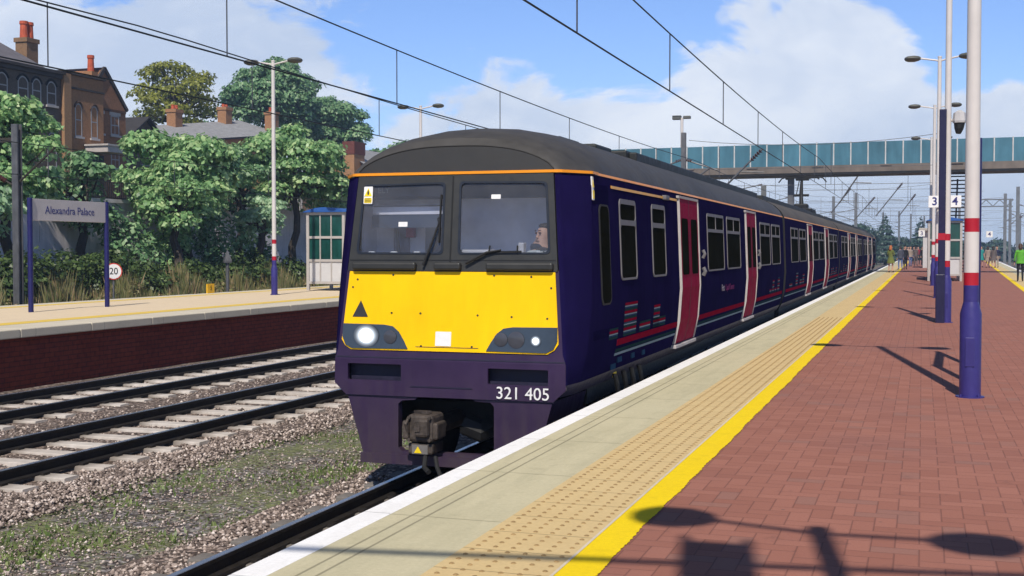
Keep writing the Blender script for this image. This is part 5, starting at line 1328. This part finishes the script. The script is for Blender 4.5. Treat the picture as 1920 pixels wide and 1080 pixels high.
def tree(x, y, z0, zc, rx, rz, label, m, seed, n=16, per=150, size=.30, lobes=None, tr=.16, group='trees on the bank', name='tree', droop=.6, gap=.0, cl=.42):
    """z0 foot, zc middle of the crown, rx/rz half sizes"""
    rnd = random.Random(seed)
    if x > -40: n, per, size, cl = int(n*1.4), per*1.75, size*.74, .36
    t = thing(name, label, 'tree', (x, y, z0), group)
    cs = []
    for k in range(n):
        th = k*2.39996+rnd.uniform(-.3, .3); u = rnd.uniform(-.85, 1); q = math.sqrt(max(0, 1-u*u))*rnd.uniform(.62, .92)
        r = rx*cl*rnd.uniform(.7, 1.2)
        cs.append((x+cos(th)*q*rx*.78, y+sin(th)*q*rx*.78, zc+u*rz*.74, r, r*.62*rnd.uniform(.8, 1.1)))
    cs.append((x, y, zc, rx*.5, rz*.5))
    if lobes: cs += [(x+a, y+b_, zc+c, r, r*.62) for a, b_, c, r in lobes]
    b = MB(); top = (x+rnd.uniform(-.2, .2)*rx, y+rnd.uniform(-.2, .2)*rx, zc+rz*.3)
    limb(b, (x, y, z0-.4), (x+.1, y, zc-rz*.55), tr*1.5, tr, rnd, 5, .25); limb(b, (x+.1, y, zc-rz*.55), top, tr, tr*.35, rnd)
    for c in cs[:n]: limb(b, (x+.1, y, zc-rz*rnd.uniform(.2, .62)), (c[0], c[1], c[2]), tr*.5, tr*.12, rnd, 5, .4)
    b.build('trunk', M_trunk, t, smooth=True)
    leaves('crown', cs, per, size, m, t, seed, droop)
    return t
tree(-31.2, 36.0, 1.2, 5.6, 2.55, 2.5, 'broad green tree at the left edge rising behind the dark mast', L_maple, 11, 20, 190, .34)
tree(-30.4, 33.6, 1.0, 3.9, 1.75, 1.6, 'pale green low tree at the left edge below the broad tree', L_pale, 12, 12, 210, .30)
tree(-31.0, 46.9, 1.2, 5.6, 3.0, 2.5, 'large green tree in the middle of the bank between the sign and the lamp post', L_maple, 13, 22, 190, .34)
tree(-29.6, 44.2, .8, 4.3, 1.9, 1.5, 'bright green low tree right of the station name board', L_maple, 14, 12, 220, .30)
tree(-29.3, 50.6, .8, 3.9, 1.45, 1.15, 'small pale green tree left of the lamp post on the left platform', L_pale, 15, 10, 240, .28)
tree(-31.4, 57.6, 1.2, 6.6, 3.3, 2.9, 'large green tree right of the lamp post on the left platform', L_maple, 16, 22, 180, .36)
tree(-29.8, 60.6, .8, 4.9, 1.9, 1.5, 'pale green tree with a bent trunk behind the platform shelter', L_pale, 17, 12, 220, .30)
tree(-31.5, 66.5, 1.2, 5.4, 2.6, 2.4, 'green tree just left of the train cab', L_deep, 18, 16, 170, .36)
tree(-31.9, 41.0, 1.2, 4.6, 1.9, 2.0, 'dark green tree below the parapet house', L_deep, 19, 14, 190, .32)
tree(-31.9, 53.0, 1.2, 5.4, 1.8, 2.4, 'dark narrow tree between the two large green trees', L_deep, 20, 14, 190, .32)
tree(-62, 92.5, 6, 15.4, 5.0, 3.9, 'olive yellow tree with open crown above the slate roof', L_olive, 21, 30, 120, .32, tr=.3, cl=.27)
tree(-62, 109.5, 6, 17.4, 5.4, 4.1, 'tall dark green round tree behind the terrace', L_deep, 22, 26, 170, .40, tr=.3, cl=.36)
tree(-60, 118.0, 6, 14.9, 5.2, 3.6, 'second dark green tree stretching right behind the terrace', L_deep, 23, 26, 170, .40, tr=.3, cl=.36)
tree(-66, 103.0, 6, 12.7, 3.0, 2.2, 'small light green tree showing between the terrace chimneys', L_pale, 24, 12, 90, .45, tr=.2)
tree(-58, 132, 5, 12.2, 4.2, 3.0, 'green tree behind the square chimney left of the train cab', L_deep, 25, 14, 70, .55, tr=.2)
# shrubs of the hedge line
def shrub(x, y, rx, h, label, m, seed, size=.17, per=260, name='shrub', group='bushes along the bank'):
    rnd = random.Random(seed); z0 = ground_z(x, y)
    t = thing(name, label, 'bush', (x, y, z0), group)
    cs = [(x+rnd.uniform(-.55, .55)*rx, y+rnd.uniform(-.75, .75)*rx, z0+h*rnd.uniform(.15, .78), rx*rnd.uniform(.32, .55), h*rnd.uniform(.2, .32)) for _ in range(11)]
    cs.append((x, y, z0+h*.4, rx*.7, h*.42))
    b = MB()
    for c in cs[:7]: limb(b, (x+rnd.uniform(-.2, .2), y+rnd.uniform(-.2, .2), z0-.1), (c[0], c[1], c[2]+h*.15), .035, .01, rnd, 4, .5)
    b.build('stems', M_trunk, t)
    leaves('foliage', cs, per, size, m, t, seed, .3)
    return t
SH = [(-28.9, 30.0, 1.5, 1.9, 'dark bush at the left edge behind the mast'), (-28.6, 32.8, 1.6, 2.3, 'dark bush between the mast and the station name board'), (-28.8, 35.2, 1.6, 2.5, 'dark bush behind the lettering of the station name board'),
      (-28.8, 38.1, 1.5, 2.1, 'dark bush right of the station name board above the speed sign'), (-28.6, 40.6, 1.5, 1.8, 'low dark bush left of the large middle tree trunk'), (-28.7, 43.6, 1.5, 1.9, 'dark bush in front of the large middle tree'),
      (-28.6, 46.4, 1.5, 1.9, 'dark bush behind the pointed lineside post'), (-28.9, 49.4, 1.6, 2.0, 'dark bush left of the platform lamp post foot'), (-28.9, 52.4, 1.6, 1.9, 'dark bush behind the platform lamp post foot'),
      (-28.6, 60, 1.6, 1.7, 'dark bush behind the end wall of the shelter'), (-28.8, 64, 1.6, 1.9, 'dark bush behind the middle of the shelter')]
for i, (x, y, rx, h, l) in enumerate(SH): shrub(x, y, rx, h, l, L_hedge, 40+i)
for i, (x, y, rx, h, m_, l) in enumerate([(-30.4, 31.4, 1.6, 3.3, L_deep, 'tall green bush under the pale tree at the left edge'), (-30.6, 42.6, 1.5, 3.4, L_deep, 'tall green bush under the bright low tree right of the sign'), (-30.6, 45.4, 1.6, 3.6, L_maple, 'tall green bush left of the large middle tree trunk'),
    (-30.5, 48.4, 1.6, 3.5, L_deep, 'tall green bush right of the large middle tree trunk'), (-30.6, 51.8, 1.3, 3.0, L_deep, 'tall green bush beneath the small pale tree'), (-30.7, 63.5, 1.6, 3.4, L_deep, 'tall green bush behind the roof of the shelter'), (-30.7, 67, 1.7, 3.6, L_maple, 'tall green bush beside the train cab')]):
    shrub(x, y, rx, h, l, m_, 70+i, .22, 240)
white_bush = shrub(-28.3, 56.0, 1.4, 1.9, 'lighter green bush with white flowers left of the shelter', L_deep, 60, .17)
fl = white_bush
rf = random.Random(5); b = MB()
for k in range(120):
    x, y, z = -27.4+rf.uniform(-.5, .5), 56+rf.uniform(-1.3, 1.3), .6+rf.uniform(0, 1.25); s = .035
    b.add([(x, y-s, z), (x, y, z+s), (x, y+s, z), (x, y, z-s), (x+s*.5, y, z)], [(0, 1, 4), (1, 2, 4), (2, 3, 4), (3, 0, 4)])
if fl: tag(b.build('flowers', mat('flower_white', (.72, .70, .62), .6), fl), kind='stuff')
# weeds between the back track and the bushes
def weeds():
    rng = np.random.default_rng(9); n = 46000
    y = rng.uniform(24, 75, n); x = -25.7-2.9*rng.random(n)**1.1
    y[:3500] = rng.uniform(24, 70, 3500); x[:3500] = rng.uniform(-24.2, -23.5, 3500)
    z = np.array([ground_z(a, b) for a, b in zip(x, y)])
    h = rng.uniform(.4, 1.55, n)*(.7+.5*np.sin(y*1.3)*np.sin(x*2+y*.4)); h[:3500] *= .4; a = rng.uniform(0, 6.28, n); w = rng.uniform(.02, .055, n)
    lean = rng.uniform(-.25, .25, (n, 2))
    dx, dy = np.cos(a)*w, np.sin(a)*w
    V = np.stack([np.stack([x-dx, y-dy, z-.05], 1), np.stack([x+dx, y+dy, z-.05], 1), np.stack([x+dx*.9+lean[:, 0]*h*.6, y+dy*.9+lean[:, 1]*h*.6, z+h*.65], 1), np.stack([x+lean[:, 0]*h, y+lean[:, 1]*h, z+h], 1)], 1).reshape(-1, 3)
    me = bpy.data.meshes.new('weeds'); me.vertices.add(n*4); me.vertices.foreach_set('co', V.reshape(-1)); me.loops.add(n*4); me.loops.foreach_set('vertex_index', np.arange(n*4, dtype=np.int32))
    me.polygons.add(n); me.polygons.foreach_set('loop_start', np.arange(0, n*4, 4, dtype=np.int32)); me.update(calc_edges=True); me.materials.append(L_weed)
    o = bpy.data.objects.new('weeds', me); COL.objects.link(o); tag(o, 'tall dry weeds and grass along the back track', 'weeds', kind='stuff')
weeds()
def tufts():
    rng = np.random.default_rng(21); n = 9000
    y = 8+rng.random(n)**1.4*16; x = rng.uniform(-8.6, -6.1, n)
    keep = (np.sin(x*3.1+y*.7)+np.sin(y*1.9-x*1.3)+rng.normal(0, .7, n)) > .35; x, y = x[keep], y[keep]; n = len(x)
    h = rng.uniform(.015, .06, n); a = rng.uniform(0, 6.28, n); w = rng.uniform(.008, .022, n); dx, dy = np.cos(a)*w, np.sin(a)*w; lx, ly = rng.uniform(-.8, .8, (2, n))*h
    z = -.225
    V = np.stack([np.stack([x-dx, y-dy, x*0+z-.01], 1), np.stack([x+dx, y+dy, x*0+z-.01], 1), np.stack([x+dx*.8+lx*.6, y+dy*.8+ly*.6, z+h*.6], 1), np.stack([x+lx, y+ly, z+h], 1)], 1).reshape(-1, 3)
    me = bpy.data.meshes.new('verge_moss'); me.vertices.add(n*4); me.vertices.foreach_set('co', V.reshape(-1)); me.loops.add(n*4); me.loops.foreach_set('vertex_index', np.arange(n*4, dtype=np.int32))
    me.polygons.add(n); me.polygons.foreach_set('loop_start', np.arange(0, n*4, 4, dtype=np.int32)); me.update(calc_edges=True); me.materials.append(leaf_mat('leaf_moss', (.07, .11, .03), (.16, .23, .06), .25, (.27, .31, .12)))
    o = bpy.data.objects.new('verge_moss', me); COL.objects.link(o); tag(o, 'short moss and grass tufts on the strip beside the train', 'moss', kind='stuff')
tufts()
cs = [(-26.0-rf.uniform(0, 2.2), rf.uniform(25, 75), .15+rf.uniform(0, .75), rf.uniform(.2, .5), rf.uniform(.15, .4)) for _ in range(190)]
tag(leaves('undergrowth', cs, 420, .13, L_weed, None, 77, .2), 'low leafy undergrowth in front of the dark bushes', 'undergrowth', kind='stuff')

# distant trees beyond the end of the platform
def far_tree(x, y, rx, zc, rz, label, seed, conifer=False):
    rnd = random.Random(seed); t = thing('distant_tree', label, 'tree', (x, y, -.3), 'distant trees beyond the station')
    if conifer: cs = [(x, y, zc-rz+2*rz*k/8, rx*(1.05-k/8.5), rz*.22) for k in range(9)]
    else:
        cs = [(x+rnd.uniform(-.7, .7)*rx, y+rnd.uniform(-.5, .5)*rx, zc+rnd.uniform(-.8, .75)*rz, rx*rnd.uniform(.3, .5), rz*rnd.uniform(.25, .4)) for _ in range(12)]+[(x, y, zc, rx*.75, rz*.8)]
    b = MB(); limb(b, (x, y, -.5), (x, y, zc), .3, .12, rnd); b.build('trunk', M_trunk, t)
    leaves('crown', cs, 150, .42, L_far, t, seed, .3)
FT = [(-16.3, 190, 2.2, 4.4, 3.0, 'pointed dark tree right of the distant lilac block', True), (-8.8, 205, 2.8, 4.2, 3.0, 'dark tree behind the stout mast above the train', False), (-5.9, 214, 3.2, 4.2, 3.4, 'taller dark tree right of the stout mast above the train', True),
      (-2.8, 245, 3.6, 2.6, 2.2, 'low dark tree beyond the rear of the train', False), (-.3, 232, 3.0, 3.8, 3.7, 'pointed dark tree above the waiting people', True), (2.4, 240, 3.2, 3.2, 3.0, 'round dark tree beside the far number 3 sign', False), (-2.2, 215, 2.6, 2.0, 2.0, 'bushy dark tree behind the woman in the green dress', False)]
for i, (x, y, rx, zc, rz, l, cf) in enumerate(FT): far_tree(x, y, rx, zc, rz, l, 80+i, cf)
cs = [(-60+k*2.6+rf.uniform(-1, 1), 285+rf.uniform(-14, 14), rf.uniform(.5, 2.2), rf.uniform(2.2, 4), rf.uniform(2, 3.6)) for k in range(75)]
tag(leaves('distant_woodland', cs, 40, .95, L_far, None, 99, .3), 'dark bluish belt of woodland at the end of the line', 'woodland', kind='stuff')

# ------------------------------------------------------------------ people
def body_mesh(pose):
    """one continuous skinned body; pose: dict of joint -> (x, y, z); returns vertices and faces"""
    J = pose
    names = list(J); idx = {n: i for i, n in enumerate(names)}
    E_ = [('pelvis', 'waist'), ('waist', 'chest'), ('chest', 'neck'), ('neck', 'jaw'), ('jaw', 'brow'), ('brow', 'crown')]
    for s in 'LR':
        E_ += [('chest', 'sh'+s), ('sh'+s, 'el'+s), ('el'+s, 'wr'+s), ('wr'+s, 'palm'+s), ('pelvis', 'hip'+s), ('hip'+s, 'kn'+s), ('kn'+s, 'an'+s), ('an'+s, 'toe'+s)]
    me = bpy.data.meshes.new('b'); me.from_pydata([J[n] for n in names], [(idx[a], idx[b]) for a, b in E_], [])
    o = bpy.data.objects.new('b', me); COL.objects.link(o)
    o.modifiers.new('s', 'SKIN'); su_ = o.modifiers.new('d', 'SUBSURF'); su_.levels = su_.render_levels = 2
    RAD = dict(pelvis=(.145, .11), waist=(.128, .098), chest=(.155, .112), neck=(.058, .058), jaw=(.072, .078), brow=(.08, .095), crown=(.055, .065), sh=(.064, .064), el=(.044, .044), wr=(.031, .031), palm=(.04, .024), hip=(.092, .092), kn=(.06, .06), an=(.041, .041), toe=(.043, .028))
    for n, v in zip(names, me.skin_vertices[0].data):
        k = n[:-1] if n[-1] in 'LR' else n
        v.radius = RAD[k]; v.use_root = (n == 'pelvis')
    dg = bpy.context.evaluated_depsgraph_get(); em = bpy.data.meshes.new_from_object(o.evaluated_get(dg))
    bpy.data.objects.remove(o)
    V = [tuple(v.co) for v in em.vertices]; F = [tuple(p.vertices) for p in em.polygons]
    bpy.data.meshes.remove(em)
    b = MB(); b.add(V, F)
    for s in 'LR':                                   # five separate fingers from the palm
        p = Vector(J['palm'+s]); w = Vector(J['wr'+s]); d = (p-w).normalized(); sx = 1 if s == 'R' else -1
        ac = Vector((0, 1, 0)) if abs(d.y) < .8 else Vector((0, 0, 1)); ac = (ac-d*ac.dot(d)).normalized(); nn = d.cross(ac)*sx
        for k, L_ in enumerate((.072, .082, .078, .06)):
            q = p+d*.02+ac*(.030-.02*k); b.tube([q, q+d*L_*.5+nn*.006, q+d*L_*.95+nn*.028], [.0098, .009, .0062], 6)
        q = p-d*.02+ac*.03; b.tube([q, q+d*.03+ac*.026, q+d*.062+ac*.03+nn*.012], [.0115, .0105, .007], 6)
    # face: nose, ears, lips, brow
    h = Vector(J['jaw']); c = Vector(J['brow'])
    fy = J.get('_f', -1)
    return b
def stand_pose(rnd, arms='down', stride=.06):
    J = dict(pelvis=(0, 0, .95), waist=(0, -.005, 1.12), chest=(0, .005, 1.36), neck=(0, .0, 1.52), jaw=(0, -.022, 1.60), brow=(0, -.008, 1.69), crown=(0, .0, 1.765))
    for s, x in (('L', -1), ('R', 1)):
        J['sh'+s] = (x*.175, .01, 1.43); J['hip'+s] = (x*.095, 0, .90); st = stride*x
        J['kn'+s] = (x*.10, -.02-st*.6, .50); J['an'+s] = (x*.10, .03-st, .085); J['toe'+s] = (x*.115, -.115-st, .035)
        if arms == 'folded': J['el'+s] = (x*.25, -.02, 1.17); J['wr'+s] = (x*.06, -.20, 1.13); J['palm'+s] = (-x*.02, -.21, 1.15)
        elif arms == 'bent' and s == 'R': J['el'+s] = (x*.26, .03, 1.16); J['wr'+s] = (x*.20, -.20, 1.10); J['palm'+s] = (x*.19, -.28, 1.11)
        else: J['el'+s] = (x*.235, .03, 1.15); J['wr'+s] = (x*.255, -.02, .91); J['palm'+s] = (x*.257, -.04, .83)
    return J
def cloth(n, c): return mat('cloth_'+n, c, .85, 0, .18, 6, .2, 60)
def head_parts(b, c, s=1, fy=-1):
    """nose, ears, eye sockets and mouth for a head centred at c, facing -y"""
def person(x, y, rot, label, top, legs, hair, hairlen=0, skirt=None, sleeves=True, arms='down', coat=False, shoes=None, hgt=1.8, bare_legs=False, seed=1, scale=1, group='people waiting on the island platform'):
    rnd = random.Random(seed); t = thing('person', label, 'person', (x, y, PZ), group)
    J = stand_pose(rnd, arms, rnd.uniform(-.08, .08)); b = body_mesh(J)
    for sx in (-1, 1):
        b.tube([(sx*.078, .0, 1.62), (sx*.088, .008, 1.66), (sx*.08, .004, 1.70)], [.012, .02, .014], 6)         # ears
    b.tube([(0, -.098, 1.70), (0, -.118, 1.655), (0, -.10, 1.645)], [.008, .016, .01], 6)                         # nose
    # materials by face position: skin 0, top 1, legs 2, shoes 3, lips/eyes 4
    mi = []
    for f in b.f:
        c = sum((Vector(b.v[i]) for i in f), Vector())/len(f)
        if c.z > 1.505: k = 0
        elif (abs(c.x) > .205 or arms != 'down' and c.y < -.15) and c.z < (1.20 if not sleeves else .90) or (abs(c.x) < .1 and c.y < -.17 and c.z > 1.0): k = 0
        elif c.z < .10: k = 3
        elif c.z < .99: k = 0 if (bare_legs and c.z < .8) else 2
        else: k = 1
        mi.append(k)
    b.m = mi
    S = hgt/1.84
    o = b.build('body', [M_skin, top, legs, shoes or M_black, M_black], t, smooth=True, org=(0, 0, 0)); o.location = (0, 0, 0)
    kids = [o]
    h = MB(); n = 18; rows = []                      # hair cap
    for z, r, dy in ((1.80, .02, .008), (1.79, .06, .006), (1.755, .087, .008), (1.70, .097, .02), (1.64-(.0 if hairlen == 0 else .02), .098, .035), (1.60-hairlen*.6, .085+hairlen*.12, .05), (1.585-hairlen, .04+hairlen*.1, .06)):
        rows.append([(r*cos(2*pi*k/n)*.95, dy+r*1.12*sin(2*pi*k/n)*(1 if sin(2*pi*k/n) > 0 or z > 1.72 else .25), z) for k in range(n)])
    h.grid(rows, 0, True); h.add(rows[0], [tuple(range(n))]); kids.append(h.build('hair', hair, t, smooth=True, org=(0, 0, 0)))
    e = MB()
    for sx in (-1, 1): e.tube([(sx*.032, -.094, 1.69), (sx*.032, -.10, 1.69)], .011, 8)
    e.box(-.022, .022, -.100, -.092, 1.606, 1.614); kids.append(e.build('face_features', M_trunk, t, org=(0, 0, 0)))
    if skirt:
        z0, z1, fl_ = skirt; q = MB(); n = 24
        q.grid([[(r*cos(2*pi*k/n)*(1+.05*sin(k*3)), r*.78*sin(2*pi*k/n)*(1+.05*sin(k*3)), z) for k in range(n)] for z, r in ((z1, .15), (z1-.1, .172), ((z0+z1)/2, .18+fl_*.4), (z0, .19+fl_))], 0, True); kids.append(q.build('skirt', legs if not coat else top, t, smooth=True, org=(0, 0, 0)))
    if coat:
        q = MB(); n = 24
        q.grid([[(r*cos(2*pi*k/n), .01+r*.74*sin(2*pi*k/n), z) for k in range(n)] for z, r in ((1.46, .13), (1.40, .19), (1.2, .178), (1.02, .172), (.92, .195), (.86, .205))], 0, True); kids.append(q.build('jacket', top, t, smooth=True, org=(0, 0, 0)))
    for k in kids: k.parent = t; k.location = (0, 0, 0)
    t.scale = (S, S, S); t.rotation_euler.z = rot
    return t
H_red = mat('hair_ginger', (.42, .12, .03), .6); H_dark = mat('hair_dark', (.02, .014, .012), .6); H_br = mat('hair_brown', (.06, .03, .015), .6)
bl = cloth('black', (.008, .008, .01)); jean = cloth('jeans', (.09, .14, .32)); gj = cloth('grey_jacket', (.06, .065, .09)); ol_ = cloth('olive', (.13, .15, .03)); gr = cloth('green', (.10, .36, .03)); tl = cloth('teal', (.02, .22, .20)); be = cloth('beige', (.30, .24, .20)); gb = cloth('grey_brown', (.11, .09, .085)); rd = cloth('dark_red', (.20, .01, .025)); pk = cloth('pale_pink', (.50, .36, .34)); nv = cloth('navy', (.012, .014, .05))
person(-1.92, 83.2, 2.7, 'woman in olive green dress with ginger hair nearest the train', ol_, ol_, H_red, .12, (.62, 1.05, .08), True, 'folded', bare_legs=True, seed=1)
person(-1.50, 94.0, -2.6, 'person in grey jacket and blue jeans standing on the pale edge', gj, jean, H_dark, 0, None, True, 'down', True, seed=2)
person(-1.18, 95.6, .4, 'person in black clothes right behind the one in blue jeans', bl, bl, H_dark, 0, None, seed=3, coat=True)
person(-1.25, 122, .2, 'person in pale top and dark red skirt further down the platform', pk, rd, H_dark, .1, (.6, 1.05, .05), False, 'bent', bare_legs=True, seed=4)
person(-.75, 126.5, -.2, 'person in long black coat, left of the group by the hut', bl, bl, H_br, 0, (.35, 1.05, .1), coat=True, seed=5)
person(-.36, 127.2, .5, 'person in dark red top amid the black coats by the hut', rd, bl, H_br, 0, None, seed=6)
person(.02, 120, .9, 'person in black nearest the hut wall', bl, bl, H_dark, .05, None, seed=7, coat=True)
person(4.70, 110, .3, 'woman in teal dress right of the nearest lamp post', tl, tl, H_br, .1, (.6, 1.05, .05), False, bare_legs=True, seed=8)
person(5.08, 107, 2.9, 'person with dark hair in beige clothes in the right-hand group', be, be, H_dark, .1, (.55, 1.05, .06), bare_legs=True, seed=9, coat=True)
person(5.48, 106.4, 3.1, 'person in grey brown coat in the right-hand group', gb, gb, H_dark, .15, (.6, 1.05, .08), bare_legs=True, seed=10, coat=True)
person(5.78, 107.4, -.4, 'person in navy at the right end of the right-hand group', nv, be, H_br, 0, None, seed=11)
person(4.36, 61.9, 3.05, 'person in bright green jacket and black trousers at the right edge', gr, bl, H_br, .06, None, True, 'down', True, seed=12, hgt=1.82)

person(-.95, 112, .6, 'person in beige jacket among the far group, before the black coats', be, jean, H_br, 0, None, seed=13, coat=True)
person(-.55, 118, 2.8, 'person in grey brown clothes among the far group near the hut', gb, gb, H_dark, 0, None, seed=14)
person(-1.7, 130, .1, 'most distant person, in navy, close to the train end', nv, nv, H_dark, 0, None, seed=15)
person(5.30, 112, .2, 'person in dark red behind the beige clothes in the right-hand group', rd, bl, H_dark, .08, None, seed=16)
# the driver, seen through the right-hand windscreen
def driver():
    t = thing('person', 'train driver in pale shirt and dark tie behind the right-hand windscreen', 'person', (TX+.87, 12.06, 1.6))
    ox, oy, oz = TX+.87, 12.06, 0
    J = dict(pelvis=(0, .05, 2.08), waist=(0, .04, 2.16), chest=(0, .02, 2.30), neck=(0, .0, 2.43), jaw=(-.01, -.025, 2.50), brow=(-.005, -.005, 2.60), crown=(0, .0, 2.675))
    for s, x in (('L', -1), ('R', 1)):
        J['sh'+s] = (x*.175, .02, 2.365); J['el'+s] = (x*.21, -.05, 2.12); J['wr'+s] = (x*.13, -.26, 2.12); J['palm'+s] = (x*.11, -.33, 2.14)
        J['hip'+s] = (x*.10, .0, 2.03); J['kn'+s] = (x*.11, -.36, 2.0); J['an'+s] = (x*.11, -.34, 1.68); J['toe'+s] = (x*.11, -.44, 1.64)
    b = body_mesh(J); a = R(-38)      # head is turned to the left of the picture
    ca, sa = cos(a), sin(a)
    def rh(p): return (p[0]*ca-p[1]*sa, p[0]*sa+p[1]*ca, p[2])
    b.v = [rh(p) if p[2] > 2.45 else p for p in b.v]
    fb_ = MB()
    fb_.tube([rh(p) for p in ((0, -.080, 2.615), (0, -.093, 2.58), (0, -.103, 2.556), (0, -.088, 2.545))], [.008, .011, .016, .012], 8)
    for sx in (-1, 1): fb_.tube([rh(p) for p in ((sx*.076, .01, 2.53), (sx*.092, .018, 2.57), (sx*.084, .012, 2.61))], [.011, .022, .014], 8)
    b.add(fb_.v, fb_.f)
    b.m = []
    for f in b.f:
        c = sum((Vector(b.v[i]) for i in f), Vector())/len(f)
        b.m.append(0 if (c.z > 2.425 or (c.y < -.22 and c.z > 2.08)) else (1 if c.z > 2.1 else 2))
    o = b.build('body', [M_skin, cloth('shirt', (.40, .44, .46)), bl], t, smooth=True, org=(0, 0, 0)); kids = [o]
    h = MB(); n = 20; rows = []
    for z, r, dy in ((2.702, .02, .006), (2.694, .056, .006), (2.670, .078, .010), (2.640, .089, .018), (2.58, .092, .036), (2.52, .078, .046), (2.49, .05, .052)):
        rows.append([rh((r*cos(2*pi*k/n)*.93, dy+r*1.1*sin(2*pi*k/n)*(1 if sin(2*pi*k/n) > 0 or z > 2.64 else .15), z)) for k in range(n)])
    h.grid(rows, 0, True); h.add(rows[0], [tuple(range(n))]); kids.append(h.build('hair', H_dark, t, smooth=True, org=(0, 0, 0)))
    e = MB()
    for sx in (-1, 1):
        e.tube([rh((sx*.033, -.086, 2.598)), rh((sx*.033, -.097, 2.598))], .011, 8); e.bar(rh((sx*.016, -.10, 2.622)), rh((sx*.05, -.092, 2.624)), .01, .009)
    e.bar(rh((-.026, -.099, 2.516)), rh((.026, -.099, 2.516)), .012, .007); kids.append(e.build('face_features', mat('face_dark', (.09, .035, .03), .6), t, org=(0, 0, 0)))
    q = MB(); q.plate([(-.022, 2.42), (.022, 2.42), (.03, 2.2), (0, 2.15), (-.03, 2.2)], [], lambda x_, z: (x_, -.115+(2.42-z)*-.03, z), (0, .01, 0)); kids.append(q.build('tie', cloth('tie', (.02, .05, .06)), t, org=(0, 0, 0)))
    for k in kids: k.parent = t; k.location = (0, 0, -1.6)
driver()

# ------------------------------------------------------------------ air: far things fade to blue
hz = MB(); hz.box(-302, 302, -82, 702, -1.4, 26)
m, nt = nt_new('haze'); pv_ = nt.nodes.new('ShaderNodeVolumePrincipled'); pv_.inputs['Density'].default_value = .0008; pv_.inputs['Color'].default_value = (.55, .72, 1, 1); pv_.inputs['Anisotropy'].default_value = .2
o_ = nt.nodes.new('ShaderNodeOutputMaterial'); nt.links.new(pv_.outputs[0], o_.inputs['Volume'])
tag(hz.build('haze', m), 'thin bluish summer haze in the air', 'haze', kind='stuff')
